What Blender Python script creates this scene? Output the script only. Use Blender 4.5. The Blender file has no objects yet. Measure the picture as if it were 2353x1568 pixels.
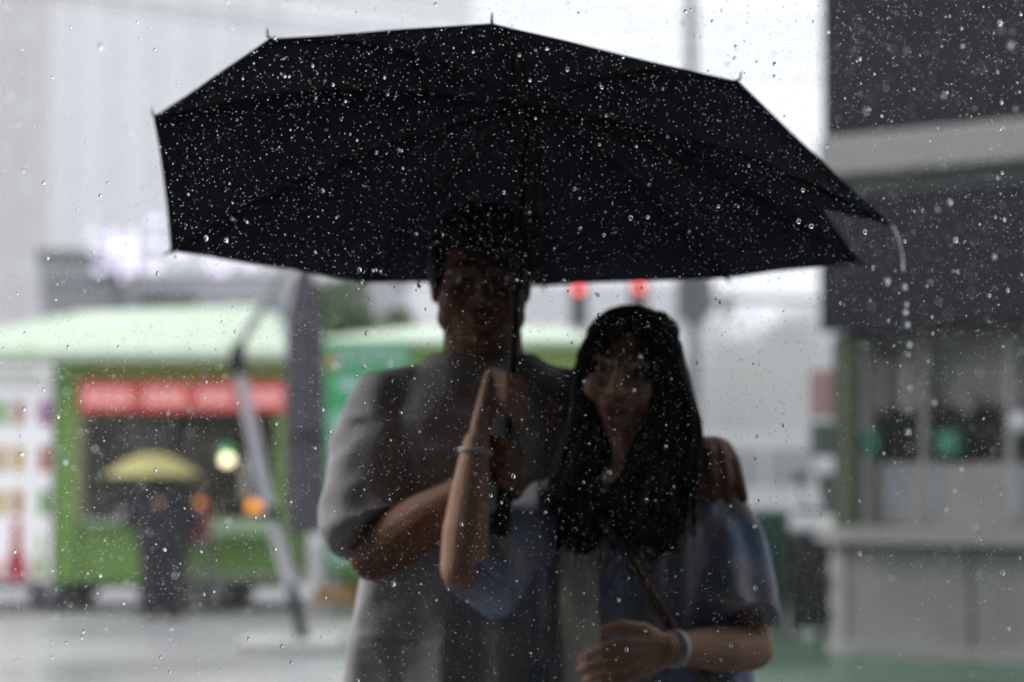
import bpy, math, random
import numpy as np
from mathutils import Vector, Matrix, noise
R = math.radians
random.seed(7); rng = np.random.default_rng(11)
scene = bpy.context.scene
C = scene.collection

# ---------------------------------------------------------------- camera
CAM_Z, PITCH, FPX, PCX, PCY = 1.3, R(3.13), 5556.0, 1176.5, 784.0
cd = bpy.data.cameras.new('camera'); cam = bpy.data.objects.new('camera', cd); C.objects.link(cam)
cam.location = (0, 0, CAM_Z); cam.rotation_euler = (R(90) + PITCH, 0, 0)
cd.sensor_width = 36; cd.lens = 85; cd.clip_start = 0.05; cd.clip_end = 2000
cd.dof.use_dof = True; cd.dof.focus_distance = 3.2; cd.dof.aperture_fstop = 2.95; cd.dof.aperture_blades = 0
scene.camera = cam
# ---------------------------------------------------------------- sky: even overcast
world = bpy.data.worlds.new('World'); scene.world = world; world.use_nodes = True
wn = world.node_tree; wn.nodes.clear()
sky = wn.nodes.new('ShaderNodeTexSky'); sky.sky_type = 'NISHITA'; sky.sun_disc = False
SUN_EL, SUN_AZ = R(34), R(-70)          # azimuth from +Y (away from camera) towards -X
sky.sun_elevation = SUN_EL; sky.sun_rotation = SUN_AZ; sky.dust_density = 6; sky.air_density = 2
hs = wn.nodes.new('ShaderNodeHueSaturation'); hs.inputs['Saturation'].default_value = 0.12
mixs = wn.nodes.new('ShaderNodeMix'); mixs.data_type = 'RGBA'; mixs.inputs[0].default_value = 0.72
mixs.inputs[7].default_value = (9.3, 9.7, 10.5, 1)      # cloud deck
bg = wn.nodes.new('ShaderNodeBackground'); bg.inputs[1].default_value = 0.1
wo = wn.nodes.new('ShaderNodeOutputWorld')
wn.links.new(sky.outputs[0], hs.inputs['Color']); wn.links.new(hs.outputs[0], mixs.inputs[6])
wn.links.new(mixs.outputs[2], bg.inputs[0]); wn.links.new(bg.outputs[0], wo.inputs[0])
# ---------------------------------------------------------------- sun, wide and weak behind cloud
sd = bpy.data.lights.new('sun', 'SUN'); sd.energy = 1.5; sd.angle = R(35); sd.color = (1, .97, .93)
sun = bpy.data.objects.new('sun', sd); C.objects.link(sun)
sdir = Vector((math.sin(SUN_AZ) * math.cos(SUN_EL), math.cos(SUN_AZ) * math.cos(SUN_EL), math.sin(SUN_EL)))
sun.rotation_euler = sdir.to_track_quat('Z', 'Y').to_euler(); sun.location = (0, 0, 40)
# ---------------------------------------------------------------- exposure and render settings
scene.view_settings.view_transform = 'Standard'; scene.view_settings.look = 'None'
scene.view_settings.exposure = 0.70; scene.view_settings.gamma = 1
scene.view_settings.use_curve_mapping = False
scene.render.engine = 'CYCLES'
cy = scene.cycles
cy.use_denoising = True; cy.denoiser = 'OPENIMAGEDENOISE'; cy.denoising_prefilter = 'ACCURATE'; cy.use_adaptive_sampling = False
cy.max_bounces = 8; cy.diffuse_bounces = 4; cy.glossy_bounces = 3; cy.transmission_bounces = 6; cy.volume_bounces = 1
cy.caustics_reflective = False; cy.caustics_refractive = False; cy.sample_clamp_indirect = 6

# ================================================================ helpers
def at(px, py, Y):
    """picture position (of the 2353 px wide view) at distance Y -> world point"""
    dx = (px - PCX) / FPX; du = (PCY - py) / FPX
    d = Vector((dx, math.cos(PITCH) - du * math.sin(PITCH), math.sin(PITCH) + du * math.cos(PITCH)))
    return Vector((0, 0, CAM_Z)) + d * (Y / d.y)

MATS = {}
def mat(name, col, rough=.6, var=.12, scale=8.0, bump=0.0, bscale=60.0, metal=0.0, spec=.5, emit=None, estr=0, col2=None, translucent=0.0, coords='Object', stretch=None):
    if name in MATS: return MATS[name]
    m = bpy.data.materials.new(name); m.use_nodes = True; nt = m.node_tree; N = nt.nodes; L = nt.links
    b = N['Principled BSDF']; b.inputs['Roughness'].default_value = rough; b.inputs['Metallic'].default_value = metal
    b.inputs['Specular IOR Level'].default_value = spec
    tc = N.new('ShaderNodeTexCoord'); mp = N.new('ShaderNodeMapping'); L.new(tc.outputs[coords], mp.inputs[0])
    if stretch: mp.inputs['Scale'].default_value = stretch
    nz = N.new('ShaderNodeTexNoise'); nz.inputs['Scale'].default_value = scale; nz.inputs['Detail'].default_value = 5
    L.new(mp.outputs[0], nz.inputs['Vector'])
    mx = N.new('ShaderNodeMix'); mx.data_type = 'RGBA'
    lo = col2 if col2 else tuple(c * (1 - var) for c in col); hi = col if col2 else tuple(min(1, c * (1 + var)) for c in col)
    mx.inputs[6].default_value = (*lo, 1); mx.inputs[7].default_value = (*hi, 1)
    if col2:
        mr = N.new('ShaderNodeMapRange'); mr.inputs[1].default_value = .42; mr.inputs[2].default_value = .58
        L.new(nz.outputs[0], mr.inputs[0]); L.new(mr.outputs[0], mx.inputs[0])
    else:
        L.new(nz.outputs[0], mx.inputs[0])
    L.new(mx.outputs[2], b.inputs['Base Color'])
    if bump > 0:
        n2 = N.new('ShaderNodeTexNoise'); n2.inputs['Scale'].default_value = bscale; n2.inputs['Detail'].default_value = 4
        L.new(mp.outputs[0], n2.inputs['Vector'])
        bp = N.new('ShaderNodeBump'); bp.inputs['Strength'].default_value = bump; bp.inputs['Distance'].default_value = .01
        L.new(n2.outputs[0], bp.inputs['Height']); L.new(bp.outputs[0], b.inputs['Normal'])
    if emit:
        b.inputs['Emission Color'].default_value = (*emit, 1); b.inputs['Emission Strength'].default_value = estr
    if translucent:
        tr = N.new('ShaderNodeBsdfTranslucent'); L.new(mx.outputs[2], tr.inputs[0])
        ms = N.new('ShaderNodeMixShader'); ms.inputs[0].default_value = translucent
        out = N['Material Output']; L.new(b.outputs[0], ms.inputs[1]); L.new(tr.outputs[0], ms.inputs[2]); L.new(ms.outputs[0], out.inputs[0])
    MATS[name] = m
    return m

class MB:
    """collects shapes, then links them as one mesh object"""
    def __init__(s): s.v = []; s.f = []
    def add(s, vs, fs):
        o = len(s.v); s.v += [tuple(v) for v in vs]; s.f += [tuple(i + o for i in f) for f in fs]; return s
    def box(s, x0, x1, y0, y1, z0, z1, bev=0.0):
        if bev <= 0:
            vs = [(x, y, z) for x in (x0, x1) for y in (y0, y1) for z in (z0, z1)]
            return s.add(vs, [(0, 1, 3, 2), (4, 6, 7, 5), (0, 4, 5, 1), (2, 3, 7, 6), (0, 2, 6, 4), (1, 5, 7, 3)])
        b = min(bev, abs(x1 - x0) * .45, abs(y1 - y0) * .45, abs(z1 - z0) * .45)
        rings = []
        for z, i in ((z0, b), (z0 + b, 0), (z1 - b, 0), (z1, b)):
            xa, xb, ya, yb = x0 + i, x1 - i, y0 + i, y1 - i
            rings.append([(xa + b, ya, z), (xb - b, ya, z), (xb, ya + b, z), (xb, yb - b, z), (xb - b, yb, z), (xa + b, yb, z), (xa, yb - b, z), (xa, ya + b, z)])
        return s.loft(rings)
    def loft(s, rings, cap=True, closed=True):
        n = len(rings[0]); vs = [p for r in rings for p in r]; fs = []
        m = n if closed else n - 1
        for i in range(len(rings) - 1):
            for j in range(m):
                a = i * n + j; b = i * n + (j + 1) % n
                fs.append((a, b, b + n, a + n))
        if cap:
            fs.append(tuple(range(n - 1, -1, -1))); fs.append(tuple((len(rings) - 1) * n + k for k in range(n)))
        return s.add(vs, fs)
    def tube(s, pts, rad, seg=10, round_ends=False):
        pts = [Vector(p) for p in pts]
        if not hasattr(rad, '__len__'): rad = [rad] * len(pts)
        rad = list(rad)
        if round_ends:
            d0 = (pts[0] - pts[1]).normalized(); d1 = (pts[-1] - pts[-2]).normalized()
            P = []; Q = []
            for k in (90, 60, 30):
                P.append(pts[0] + d0 * rad[0] * math.sin(R(k))); Q.append(max(rad[0] * math.cos(R(k)), rad[0] * .05))
            P += pts; Q += rad
            for k in (30, 60, 90):
                P.append(pts[-1] + d1 * rad[-1] * math.sin(R(k))); Q.append(max(rad[-1] * math.cos(R(k)), rad[-1] * .05))
            pts, rad = P, Q
        rings = []; up = None
        for i, p in enumerate(pts):
            t = (pts[min(i + 1, len(pts) - 1)] - pts[max(i - 1, 0)]).normalized()
            if up is None:
                up = Vector((0, 0, 1)) if abs(t.z) < .9 else Vector((0, 1, 0))
            a = (up - t * up.dot(t)).normalized(); b = t.cross(a); up = a
            rings.append([p + (a * math.cos(k * 2 * math.pi / seg) + b * math.sin(k * 2 * math.pi / seg)) * rad[i] for k in range(seg)])
        return s.loft(rings)
    def cap(s, p0, p1, r0, r1, seg=14): return s.tube([p0, p1], [r0, r1], seg, True)
    def ell(s, c, r, rot=None, nu=16, nv=10):
        c = Vector(c); rings = []
        for i in range(nv + 1):
            ph = -math.pi / 2 + math.pi * i / nv; k = max(math.cos(ph), .02)
            ring = []
            for j in range(nu):
                a = 2 * math.pi * j / nu
                q = Vector((r[0] * k * math.cos(a), r[1] * k * math.sin(a), r[2] * math.sin(ph)))
                if rot: q = rot @ q
                ring.append(c + q)
            rings.append(ring)
        return s.loft(rings)
    def prism(s, poly, y0, y1):
        """polygon in x,z swept along y"""
        return s.loft([[(x, y0, z) for x, z in poly], [(x, y1, z) for x, z in poly]])
    def mesh(s, name):
        me = bpy.data.meshes.new(name); me.from_pydata(s.v, [], s.f); me.update()
        import bmesh
        bm = bmesh.new(); bm.from_mesh(me); bmesh.ops.recalc_face_normals(bm, faces=bm.faces); bm.to_mesh(me); bm.free()
        return me
    def build(s, name, m, parent=None, smooth=False, loc=None):
        me = s.mesh(name); me.materials.append(m)
        if smooth: me.polygons.foreach_set('use_smooth', [True] * len(me.polygons))
        o = bpy.data.objects.new(name, me); C.objects.link(o)
        if parent: o.parent = parent
        if loc is not None: o.location = loc
        return o

def thing(name, label, cat, loc=(0, 0, 0), rz=0, group=None):
    o = bpy.data.objects.new(name, None); C.objects.link(o); o.empty_display_size = .2
    o.location = loc; o.rotation_euler = (0, 0, rz); o['label'] = label; o['category'] = cat
    if group: o['group'] = group
    return o
def tag(o, label, cat, group=None, kind=None):
    o['label'] = label
    if cat: o['category'] = cat
    if group: o['group'] = group
    if kind: o['kind'] = kind
    return o
def struct(o, label=None):
    o['kind'] = 'structure'
    if label: o['label'] = label
    return o
def copy_tree(o, parent=None):
    c = o.copy(); C.objects.link(c); c.parent = parent
    for ch in list(o.children): copy_tree(ch, c)
    return c
def fuse(mb, name, m, parent, voxel=.007, smooth=6, disp=None):
    """melt overlapping shapes into one continuous surface"""
    me = mb.mesh(name); o = bpy.data.objects.new(name, me); C.objects.link(o)
    md = o.modifiers.new('r', 'REMESH'); md.mode = 'VOXEL'; md.voxel_size = voxel
    if smooth:
        ms = o.modifiers.new('s', 'SMOOTH'); ms.factor = .5; ms.iterations = smooth
    dg = bpy.context.evaluated_depsgraph_get()
    me2 = bpy.data.meshes.new_from_object(o.evaluated_get(dg)); o.modifiers.clear(); o.data = me2; me2.name = name
    if disp:
        n = len(me2.vertices); co = np.empty(n * 3, np.float32); no = np.empty(n * 3, np.float32)
        me2.vertices.foreach_get('co', co); me2.vertices.foreach_get('normal', no)
        co = co.reshape(-1, 3); no = no.reshape(-1, 3)
        d = np.array([disp(Vector(p)) for p in co.tolist()], np.float32)
        co += no * d[:, None]; me2.vertices.foreach_set('co', co.ravel()); me2.update()
    me2.materials.clear(); me2.materials.append(m)
    me2.polygons.foreach_set('use_smooth', [True] * len(me2.polygons))
    if parent: o.parent = parent
    return o
def nz(p, s): return noise.noise(p * s)

# ================================================================ materials
M = dict
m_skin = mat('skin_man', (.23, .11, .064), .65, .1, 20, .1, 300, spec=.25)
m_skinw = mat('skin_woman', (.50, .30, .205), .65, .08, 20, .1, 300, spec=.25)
m_hair = mat('hair_black', (.007, .006, .0065), .7, .2, 40, .3, 200, spec=.15)
m_shirt = mat('cotton_grey', (.47, .46, .48), .9, .10, 12, .25, 500, spec=.2)
m_denim = mat('cotton_blue_print', (.27, .36, .53), .9, col2=(.44, .44, .48), scale=16, bump=.25, bscale=400, spec=.2)
m_cream = mat('cotton_cream', (.78, .75, .64), .9, .08, 12, .2, 400, spec=.2)
m_pants = mat('cloth_dark', (.05, .05, .06), .9, .15, 15, .2, 300)
m_shoe = mat('shoe_white', (.6, .6, .58), .5)
m_leather = mat('leather_brown', (.09, .045, .025), .5, .2, 30, .2, 150)
m_fabric = mat('umbrella_black', (.0125, .0148, .030), .7, .2, 30, .12, 700, spec=.14, translucent=.012)
m_steel = mat('steel_dark', (.012, .012, .014), .6, .1, 20, spec=.2)
m_black = mat('plastic_black', (.012, .012, .013), .55, .2, 20, spec=.25)
m_band = mat('band_pale', (.6, .6, .58), .4)
m_white = mat('paint_white', (.72, .73, .74), .5, .06, 4)
m_greyp = mat('paint_grey', (.42, .43, .44), .45, .08, 5)

# ================================================================ ground
def wet(name, c0, c1, rough0, rough1):
    m = bpy.data.materials.new(name); m.use_nodes = True; N = m.node_tree.nodes; L = m.node_tree.links; b = N['Principled BSDF']
    tc = N.new('ShaderNodeTexCoord'); n1 = N.new('ShaderNodeTexNoise'); n1.inputs['Scale'].default_value = .45; n1.inputs['Detail'].default_value = 6
    n2 = N.new('ShaderNodeTexNoise'); n2.inputs['Scale'].default_value = 9; n2.inputs['Detail'].default_value = 4
    L.new(tc.outputs['Object'], n1.inputs['Vector']); L.new(tc.outputs['Object'], n2.inputs['Vector'])
    r = N.new('ShaderNodeMapRange'); r.inputs[1].default_value = .38; r.inputs[2].default_value = .62; L.new(n1.outputs[0], r.inputs[0])
    mx = N.new('ShaderNodeMix'); mx.data_type = 'RGBA'; mx.inputs[6].default_value = (*c0, 1); mx.inputs[7].default_value = (*c1, 1); L.new(r.outputs[0], mx.inputs[0])
    L.new(mx.outputs[2], b.inputs['Base Color'])
    rr = N.new('ShaderNodeMapRange'); rr.inputs[3].default_value = rough0; rr.inputs[4].default_value = rough1; L.new(r.outputs[0], rr.inputs[0]); L.new(rr.outputs[0], b.inputs['Roughness'])
    bp = N.new('ShaderNodeBump'); bp.inputs['Strength'].default_value = .25; bp.inputs['Distance'].default_value = .02; L.new(n2.outputs[0], bp.inputs['Height']); L.new(bp.outputs[0], b.inputs['Normal'])
    b.inputs['Specular IOR Level'].default_value = .6
    return m
m_ground = wet('wet_pavement', (.33, .34, .345), (.40, .40, .395), .22, .42)
m_greeng = wet('wet_green_paint', (.045, .10, .06), (.07, .14, .085), .2, .45)
g = MB().add([(-900, -60, 0), (900, -60, 0), (900, 1400, 0), (-900, 1400, 0)], [(0, 1, 2, 3)]).build('ground', m_ground); struct(g, 'wet grey pavement stretching back past the food kiosks')
gp = MB().add([(.55, 6, .004), (9, 6, .004), (9, 21.3, .004), (2.6, 21.3, .004), (.9, 17.4, .004)], [(0, 1, 2, 3, 4)]).build('green_pavement', m_greeng); struct(gp, 'wet green painted pavement at the foot of the grey booth')
rd = MB().add([(-200, 28, .004), (200, 28, .004), (200, 44, .004), (-200, 44, .004)], [(0, 1, 2, 3)]).build('road', wet('wet_asphalt', (.16, .165, .17), (.2, .2, .205), .15, .3)); struct(rd, 'wet asphalt road behind the kiosks')

fc = MB().add([(-40, -50, .004), (40, -50, .004), (40, 5.9, .004), (.5, 5.9, .004), (.5, 14.0, .004), (-40, 14.0, .004)], [(0, 1, 2, 3, 4, 5)]).build('unseen_dark_paving', wet('paving_dark_added', (.095, .097, .106), (.125, .125, .127), .25, .5)); struct(fc, 'added dark wet paving, out of view, cutting bounce light on the couple')  # dark paving added out of view to cut light bounced onto the couple
# unseen porch added over the viewer to shade the couple from the front
m_shade_block = mat('shade_block_dark', (.07, .068, .066), .9, .15, 3, .2, 20)
pw = MB().box(-30, 7, -2.2, -1.9, 0, 5.0).build('shade_wall', m_shade_block); struct(pw, 'added unseen dark wall behind the viewer that blocks light')
pc = MB().box(-30, 7, -1.897, 3.0, 2.45, 9.0).build('shade_roof', m_shade_block); struct(pc, 'added unseen roof block over the viewer that shades the couple')
ps = MB().box(7.003, 7.3, -2.2, 4.5, 0, 5.0).build('shade_side_wall', m_shade_block); struct(ps, 'added unseen side wall that blocks light from the right')

# ================================================================ BACKGROUND
m_mint = mat('roof_mint', (.66, .79, .61), .5, .06, 3, .1, 20)
m_green = mat('panel_green', (.23, .42, .09), .5, .12, 4)
m_olive = mat('panel_olive', (.32, .42, .10), .55, .12, 4)
m_lime = mat('panel_lime', (.55, .74, .23), .5, .08, 4)
m_sign = mat('sign_green', (.05, .46, .17), .5, .08, 4)
m_red = mat('banner_red_glow', (.62, .075, .055), .5, .1, 5, emit=(.8, .09, .07), estr=.18)  # faint glow added, as if backlit, to lift it out of eave shade
m_pink = mat('print_pink_glow', (.85, .62, .63), .5, .06, 5, emit=(1, .6, .63), estr=.28)  # lettering brightened by the same added glow
m_dark = mat('interior_dark', (.16, .155, .15), .8, .3, 5)
m_grey = mat('interior_grey', (.34, .345, .36), .7, .2, 5)
m_tyre = mat('rubber', (.02, .02, .02), .8)
m_counter = mat('counter_pale_green', (.42, .60, .36), .5, .08, 4)

def glyph_strokes(mb, x0, z0, w, h, y, strokes, t=.006):
    for (a, b, c, d) in strokes: mb.box(x0 + a * w, x0 + c * w, y - t, y, z0 + b * h, z0 + d * h)

# ---- food kiosk with mint roof, trailer on wheels
def kiosk_one():
    k = thing('food_kiosk', 'green food kiosk on wheels with mint roof and red banner at left', 'kiosk', (0, 0, 0))
    xl, xr, yf, yb = -5.5, -2.12, 23.0, 25.2
    e, top = [(xl - .3, 22.5), (xr + .05, 22.5), (xr + .05, 25.6), (xl - .3, 25.6)], [(-4.2, 23.3), (-2.42, 23.3), (-2.42, 24.8), (-4.2, 24.8)]
    rings = [[(x, y, 2.36) for x, y in e], [(x, y, 2.44) for x, y in e], [(x, y, 2.86 + .035 * (x + 4.2)) for x, y in top]]
    rf = MB().loft(rings).build('roof', m_mint, k)
    for i in range(9):
        x = -5.3 + i * .37
        tx = max(-4.15, min(-2.5, x)); MB().tube([(x, 22.5, 2.447), (tx, 23.3, 2.865 + .035 * (tx + 4.2))], .012, 5).build('roof_seam', m_lime if i == 2 else m_mint, rf)
    MB().box(xl, xr, yf, yf + .05, 2.13, 2.355).build('fascia', m_olive, k)
    MB().box(xl, xr, yb, yb + .06, .3, 2.355).build('back_wall', m_grey, k)
    MB().box(xl, xr, yf + .06, yb - .003, .26, .32).build('floor_panel', m_dark, k)
    MB().box(-5.5, -5.44, yf + .053, yb - .003, .325, 2.35).build('side_wall', m_green, k)
    MB().box(-2.18, -2.12, yf + .053, yb - .003, .325, 2.35).build('side_wall', m_green, k)
    MB().box(-4.33, -4.12, yf - .06, yf - .003, .25, 2.36, .02).build('corner_post', m_green, k)
    MB().box(-4.117, -4.07, yf - .04, yf + .05, .83, 1.88).build('window_jamb', mat('jamb_tan', (.42, .37, .24), .6), k)
    MB().box(-2.24, -2.12, yf - .06, yf - .003, .25, 2.12, .02).build('corner_post', m_green, k)
    for i in range(3):
        x = -4.115 + i * .66
        MB().box(x, x + .65, yf, yf + .05, .26, .80, .012).build('front_panel', m_green, k)
    MB().box(-3.35, -2.26, yf - .33, yf - .003, .72, .86, .02).build('counter_shelf', m_counter, k)
    MB().box(-4.06, -3.4, yf - .1, yf - .003, .80, .86, .015).build('counter_shelf', m_counter, k)
    # red banner, four printed panels with a weak added glow
    for (a, b) in ((185, 318), (322, 441), (445, 546), (550, 662)):
        xa, xb = (a - 1176) / 241.6, (b - 1176) / 241.6
        p = MB().box(xa, xb, yf - .09, yf - .063, 1.885, 2.165, .008).build('banner_panel', m_red, k)
        mb = MB(); n = 4; w = (xb - xa - .09) / n
        for j in range(n):
            glyph_strokes(mb, xa + .045 + j * w, 1.955, w * .9, .14, yf - .0925, [(0, .82, 1, 1), (.05, .4, .95, .55), (.4, 0, .6, .8), (0, 0, .3, .3), (.7, 0, 1, .3)])
        mb.build('lettering', m_pink, p)
    # menu board with product pictures; glow added to whiten it, as if backlit
    bd = MB().box(-5.5, -4.36, yf - .08, yf - .05, .28, 2.34, .01).build('menu_board', mat('board_white_glow', (.86, .85, .86), .4, .04, 3, emit=(.95, .93, 1), estr=.22), k)
    cols = [(.62, .30, .08), (.22, .50, .13), (.62, .28, .22), (.40, .10, .35), (.52, .16, .12), (.72, .42, .18), (.78, .50, .08), (.55, .12, .10), (.55, .60, .80), (.78, .52, .1)]
    kk = 0
    for rz_, h in ((950, 62), (1055, 62), (1155, 60)):
        for cx_ in (-42, 5, 46, 106):
            cpt = ((cx_ - 1176) / 241.6, 1.3 + (1088 - rz_) / 241.6)
            MB().box(cpt[0] - .055, cpt[0] + .055, yf - .09, yf - .081, cpt[1] - .12, cpt[1] + .12, .01).build('product_picture', mat('picture_%d' % kk, cols[kk % len(cols)], .5, .3, 20), bd); kk += 1
    for i, (xx, ww) in enumerate(((.02, .5), (.02, .75))):
        MB().box(-5.0, -5.0 + ww, yf - .09, yf - .081, 2.22 - i * .1, 2.25 - i * .1).build('heading_line', m_greyp, bd)
    def cup(cx_, z0, h, w, c, nm):
        poly = [(cx_ - w * .75, z0), (cx_ + w * .75, z0), (cx_ + w * .55, z0 + h * .35), (cx_ + w * .3, z0 + h * .5), (cx_ + w * .22, z0 + h), (cx_ - w * .22, z0 + h), (cx_ - w * .3, z0 + h * .5), (cx_ - w * .55, z0 + h * .35)]
        MB().prism(poly, yf - .09, yf - .081).build(nm, c, bd)
    cup(-4.68, .30, .56, .17, mat('cup_red', (.62, .07, .10), .5, .2, 9), 'drink_picture')
    cup(-4.95, .30, .40, .16, mat('cup_orange', (.75, .33, .06), .5, .2, 9), 'drink_picture')
    cup(-4.46, .32, .42, .085, mat('leaf_print', (.35, .55, .12), .5, .3, 9), 'drink_picture')
    # inside
    MB().box(-4.0, -3.45, 24.6, 24.9, 1.45, 1.84, .02).build('wall_cabinet', mat('cab_grey', (.36, .37, .42), .5), k)
    MB().box(-3.40, -2.9, 24.7, 24.9, 1.40, 1.72, .02).build('wall_cabinet', m_grey, k)
    MB().box(-4.0, -2.3, 24.3, 24.9, .82, .86).build('work_top', m_greyp, k)
    for i in range(7):
        x = -3.95 + i * .25; h = .12 + .1 * random.random()
        MB().tube([(x, 24.5, .86), (x, 24.5, .86 + h * .7), (x, 24.5, .86 + h)], [.05, .05, .02], 10).build('bottle', mat('bottle_%d' % (i % 3), [(.3, .2, .1), (.5, .45, .4), (.1, .2, .12)][i % 3], .3), k)
    MB().box(-2.52, -2.4, 23.3, 23.34, 1.0, 1.42).build('blue_panel', mat('panel_blue', (.02, .09, .17), .5), k)
    MB().box(-2.62, -2.53, 23.4, 23.42, 1.05, 1.45).build('price_card', mat('card_pink', (.68, .58, .55), .5), k)
    MB().box(-3.06, -2.98, 23.9, 23.98, .86, 1.6).build('inner_post', m_dark, k)
    lp = MB().ell(((523 - 1176) / 238, 23.3, 1.43), (.06, .06, .055)).build('lamp_bulb', mat('lamp_warm', (1, .9, .6), .5, emit=(1, .86, .55), estr=2.0), k)
    MB().tube([((523 - 1176) / 238, 23.3, 1.49), ((523 - 1176) / 238, 23.3, 1.56)], [.1, .04], 12).build('lamp_shade', mat('lamp_green', (.1, .5, .2), .5, emit=(.1, .6, .25), estr=.35), lp)
    for px_ in (317, 456, 586):
        MB().tube([((px_ - 1176) / 238, 23.35, .94), ((px_ - 1176) / 238, 23.35, 1.04)], [.075, .06], 12).build('food_warmer_light', mat('lamp_orange', (.9, .4, .1), .5, emit=(1, .36, .06), estr=.9 ), k)
    MB().box(-3.72, -3.5, yf - .18, yf - .11, .863, .95, .01).build('napkin_box', mat('napkin', (.60, .46, .48), .6), k)
    # chassis and wheels
    MB().box(-3.42, -1.9, yf - .12, yf - .02, .30, .36).build('chassis_beam', mat('beam_pale', (.36, .39, .34), .5), k)
    MB().box(xl, xr, yf + .2, yb - .2, .2, .255).build('chassis_frame', m_dark, k)
    for x in (-4.4, -2.8):
        for y in (yf + .15, yb - .3):
            w = MB().tube([(x, y - .06, .2), (x, y + .06, .2)], .2, 18).build('wheel', m_tyre, k)
            MB().tube([(x, y - .066, .2), (x, y + .066, .2)], .1, 12).build('hub_cap', m_greyp, w)
    return k
kiosk_one()
for i, (x, y, w, h, c) in enumerate(((-3.3, 23.3, .5, .24, 'gas'), (-2.72, 23.25, .42, .2, 'gas2'))):
    t = thing('storage_crate', ['wide dark crate under the red bannered kiosk', 'narrow dark crate under the kiosk beside the closed parasol'][i], 'crate', (x, y, 0), 0, 'crates under the kiosk')
    m = mat('crate_dark', (.06, .06, .055), .7)
    for z in (.0, h * .36, h * .72): MB().box(-w / 2, w / 2, -.15, .15, z + .01, z + h * .26).build('slat', m, t)
    for sx in (-1, 1): MB().box(sx * w / 2 - .02 + (-.005 if sx > 0 else .005), sx * w / 2 + .02, -.16, -.153, 0, h).build('corner_post', m, t)

# ---- second kiosk, mostly behind the couple
k2 = thing('snack_kiosk', 'lime green snack kiosk with pale roof behind the couple', 'kiosk', (0, 0, 0))
MB().loft([[(x, y, 2.56) for x, y in ((-2.0, 23.9), (.86, 23.9), (.86, 27), (-2.0, 27))], [(x, y, 2.62) for x, y in ((-2.0, 23.9), (.86, 23.9), (.86, 27), (-2.0, 27))],
           [(x, y, 2.80) for x, y in ((-.95, 24.7), (.5, 24.7), (.5, 26.2), (-.95, 26.2))]]).build('roof', m_mint, k2)
MB().box(-1.9, .78, 24.3, 24.36, 2.25, 2.555).build('fascia', m_lime, k2)
MB().box(-1.9, .78, 26.3, 26.36, .2, 2.555).build('back_wall', m_lime, k2)
for i in range(4): MB().box(-1.9 + i * .67, -1.9 + i * .67 + .66, 24.3, 24.36, .22, .9, .012).build('front_panel', m_green, k2)
for x in (-1.9, .66): MB().box(x, x + .12, 24.31, 24.36, .9, 2.25).build('corner_post', m_green, k2)
MB().box(-1.9, .78, 24.1, 24.297, .9, .97, .02).build('counter_shelf', m_counter, k2)
for x in (-1.5, .4):
    w = MB().tube([(x, 24.6, .2), (x, 24.7, .2)], .2, 18).build('wheel', m_tyre, k2)
    MB().tube([(x, 24.594, .2), (x, 24.706, .2)], .1, 12).build('hub_cap', m_greyp, w)
MB().box(-1.9, .78, 24.5, 26.2, .16, .217).build('chassis_frame', m_dark, k2)

# ---- green lettered board standing in front of it
Y = 22.4; S = FPX / Y
def XX(px): return (px - PCX) / S
def ZZ(py): return 1.3 + (1088 - py) / S
sb = thing('sign_board', 'tall green sign board with white lettering behind the man\'s shoulder', 'sign', (XX(850), Y, 0))
ox = XX(850)
MB().box(XX(750) - ox, XX(943) - ox, 0, .05, ZZ(1300), ZZ(785), .01).build('board', m_sign, sb)
for x in (XX(760) - ox, XX(925) - ox): MB().box(x, x + .05, .01, .04, 0, ZZ(1300)).build('leg', m_greyp, sb)
mw = mat('letter_white', (.78, .84, .92), .5, .03)
STR = ([(0, .75, 1, .9), (.42, 0, .58, 1), (.1, .3, .9, .42), (.1, .0, .25, .3)], [(.1, 0, .25, 1), (.75, 0, .9, 1), (.1, .85, .9, 1), (.1, .42, .9, .55), (.1, 0, .9, .12)],
       [(0, .8, 1, .95), (.2, .1, .35, .8), (.65, .1, .8, .8), (0, .4, 1, .52)], [(.4, 0, .6, 1), (0, .6, 1, .75), (.05, 0, .2, .4), (.8, 0, .95, .4)])
for j in range(4):
    mb = MB(); h = .20 if j < 2 else .15
    glyph_strokes(mb, XX(778 + j * 40) - ox, ZZ(818) - h / 2, .14, h, -.003, STR[j]); mb.build('letter', mw, sb)
MB().ell((XX(764) - ox, -.01, ZZ(832)), (.05, .012, .09)).build('logo', mat('logo_orange', (.55, .33, .22), .5), sb)
for j, (a, b, c, d) in enumerate(((775, 870, 830, 898), (762, 950, 800, 1040), (762, 1250, 820, 1290))):
    MB().box(XX(a) - ox, XX(c) - ox, -.008, -.002, ZZ(d), ZZ(b)).build('printed_patch', mat('patch_pale', (.50, .72, .66), .5), sb)

cr = thing('plastic_crate', 'yellow and orange plastic crate low beside the sign board', 'crate', (XX(775), 22.1, 0))
my = mat('crate_yellow', (.36, .30, .06), .5, col2=(.42, .20, .06), scale=5)
for z in (.13, .20): MB().box(-.15, .15, -.12, .12, z, z + .06, .01).build('slat', my, cr)
for sx in (-.166, .166):
    for sy in (-.135, .135): MB().box(sx - .012, sx + .012, sy - .012, sy + .012, 0, .27).build('corner_post', my, cr)

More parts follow.
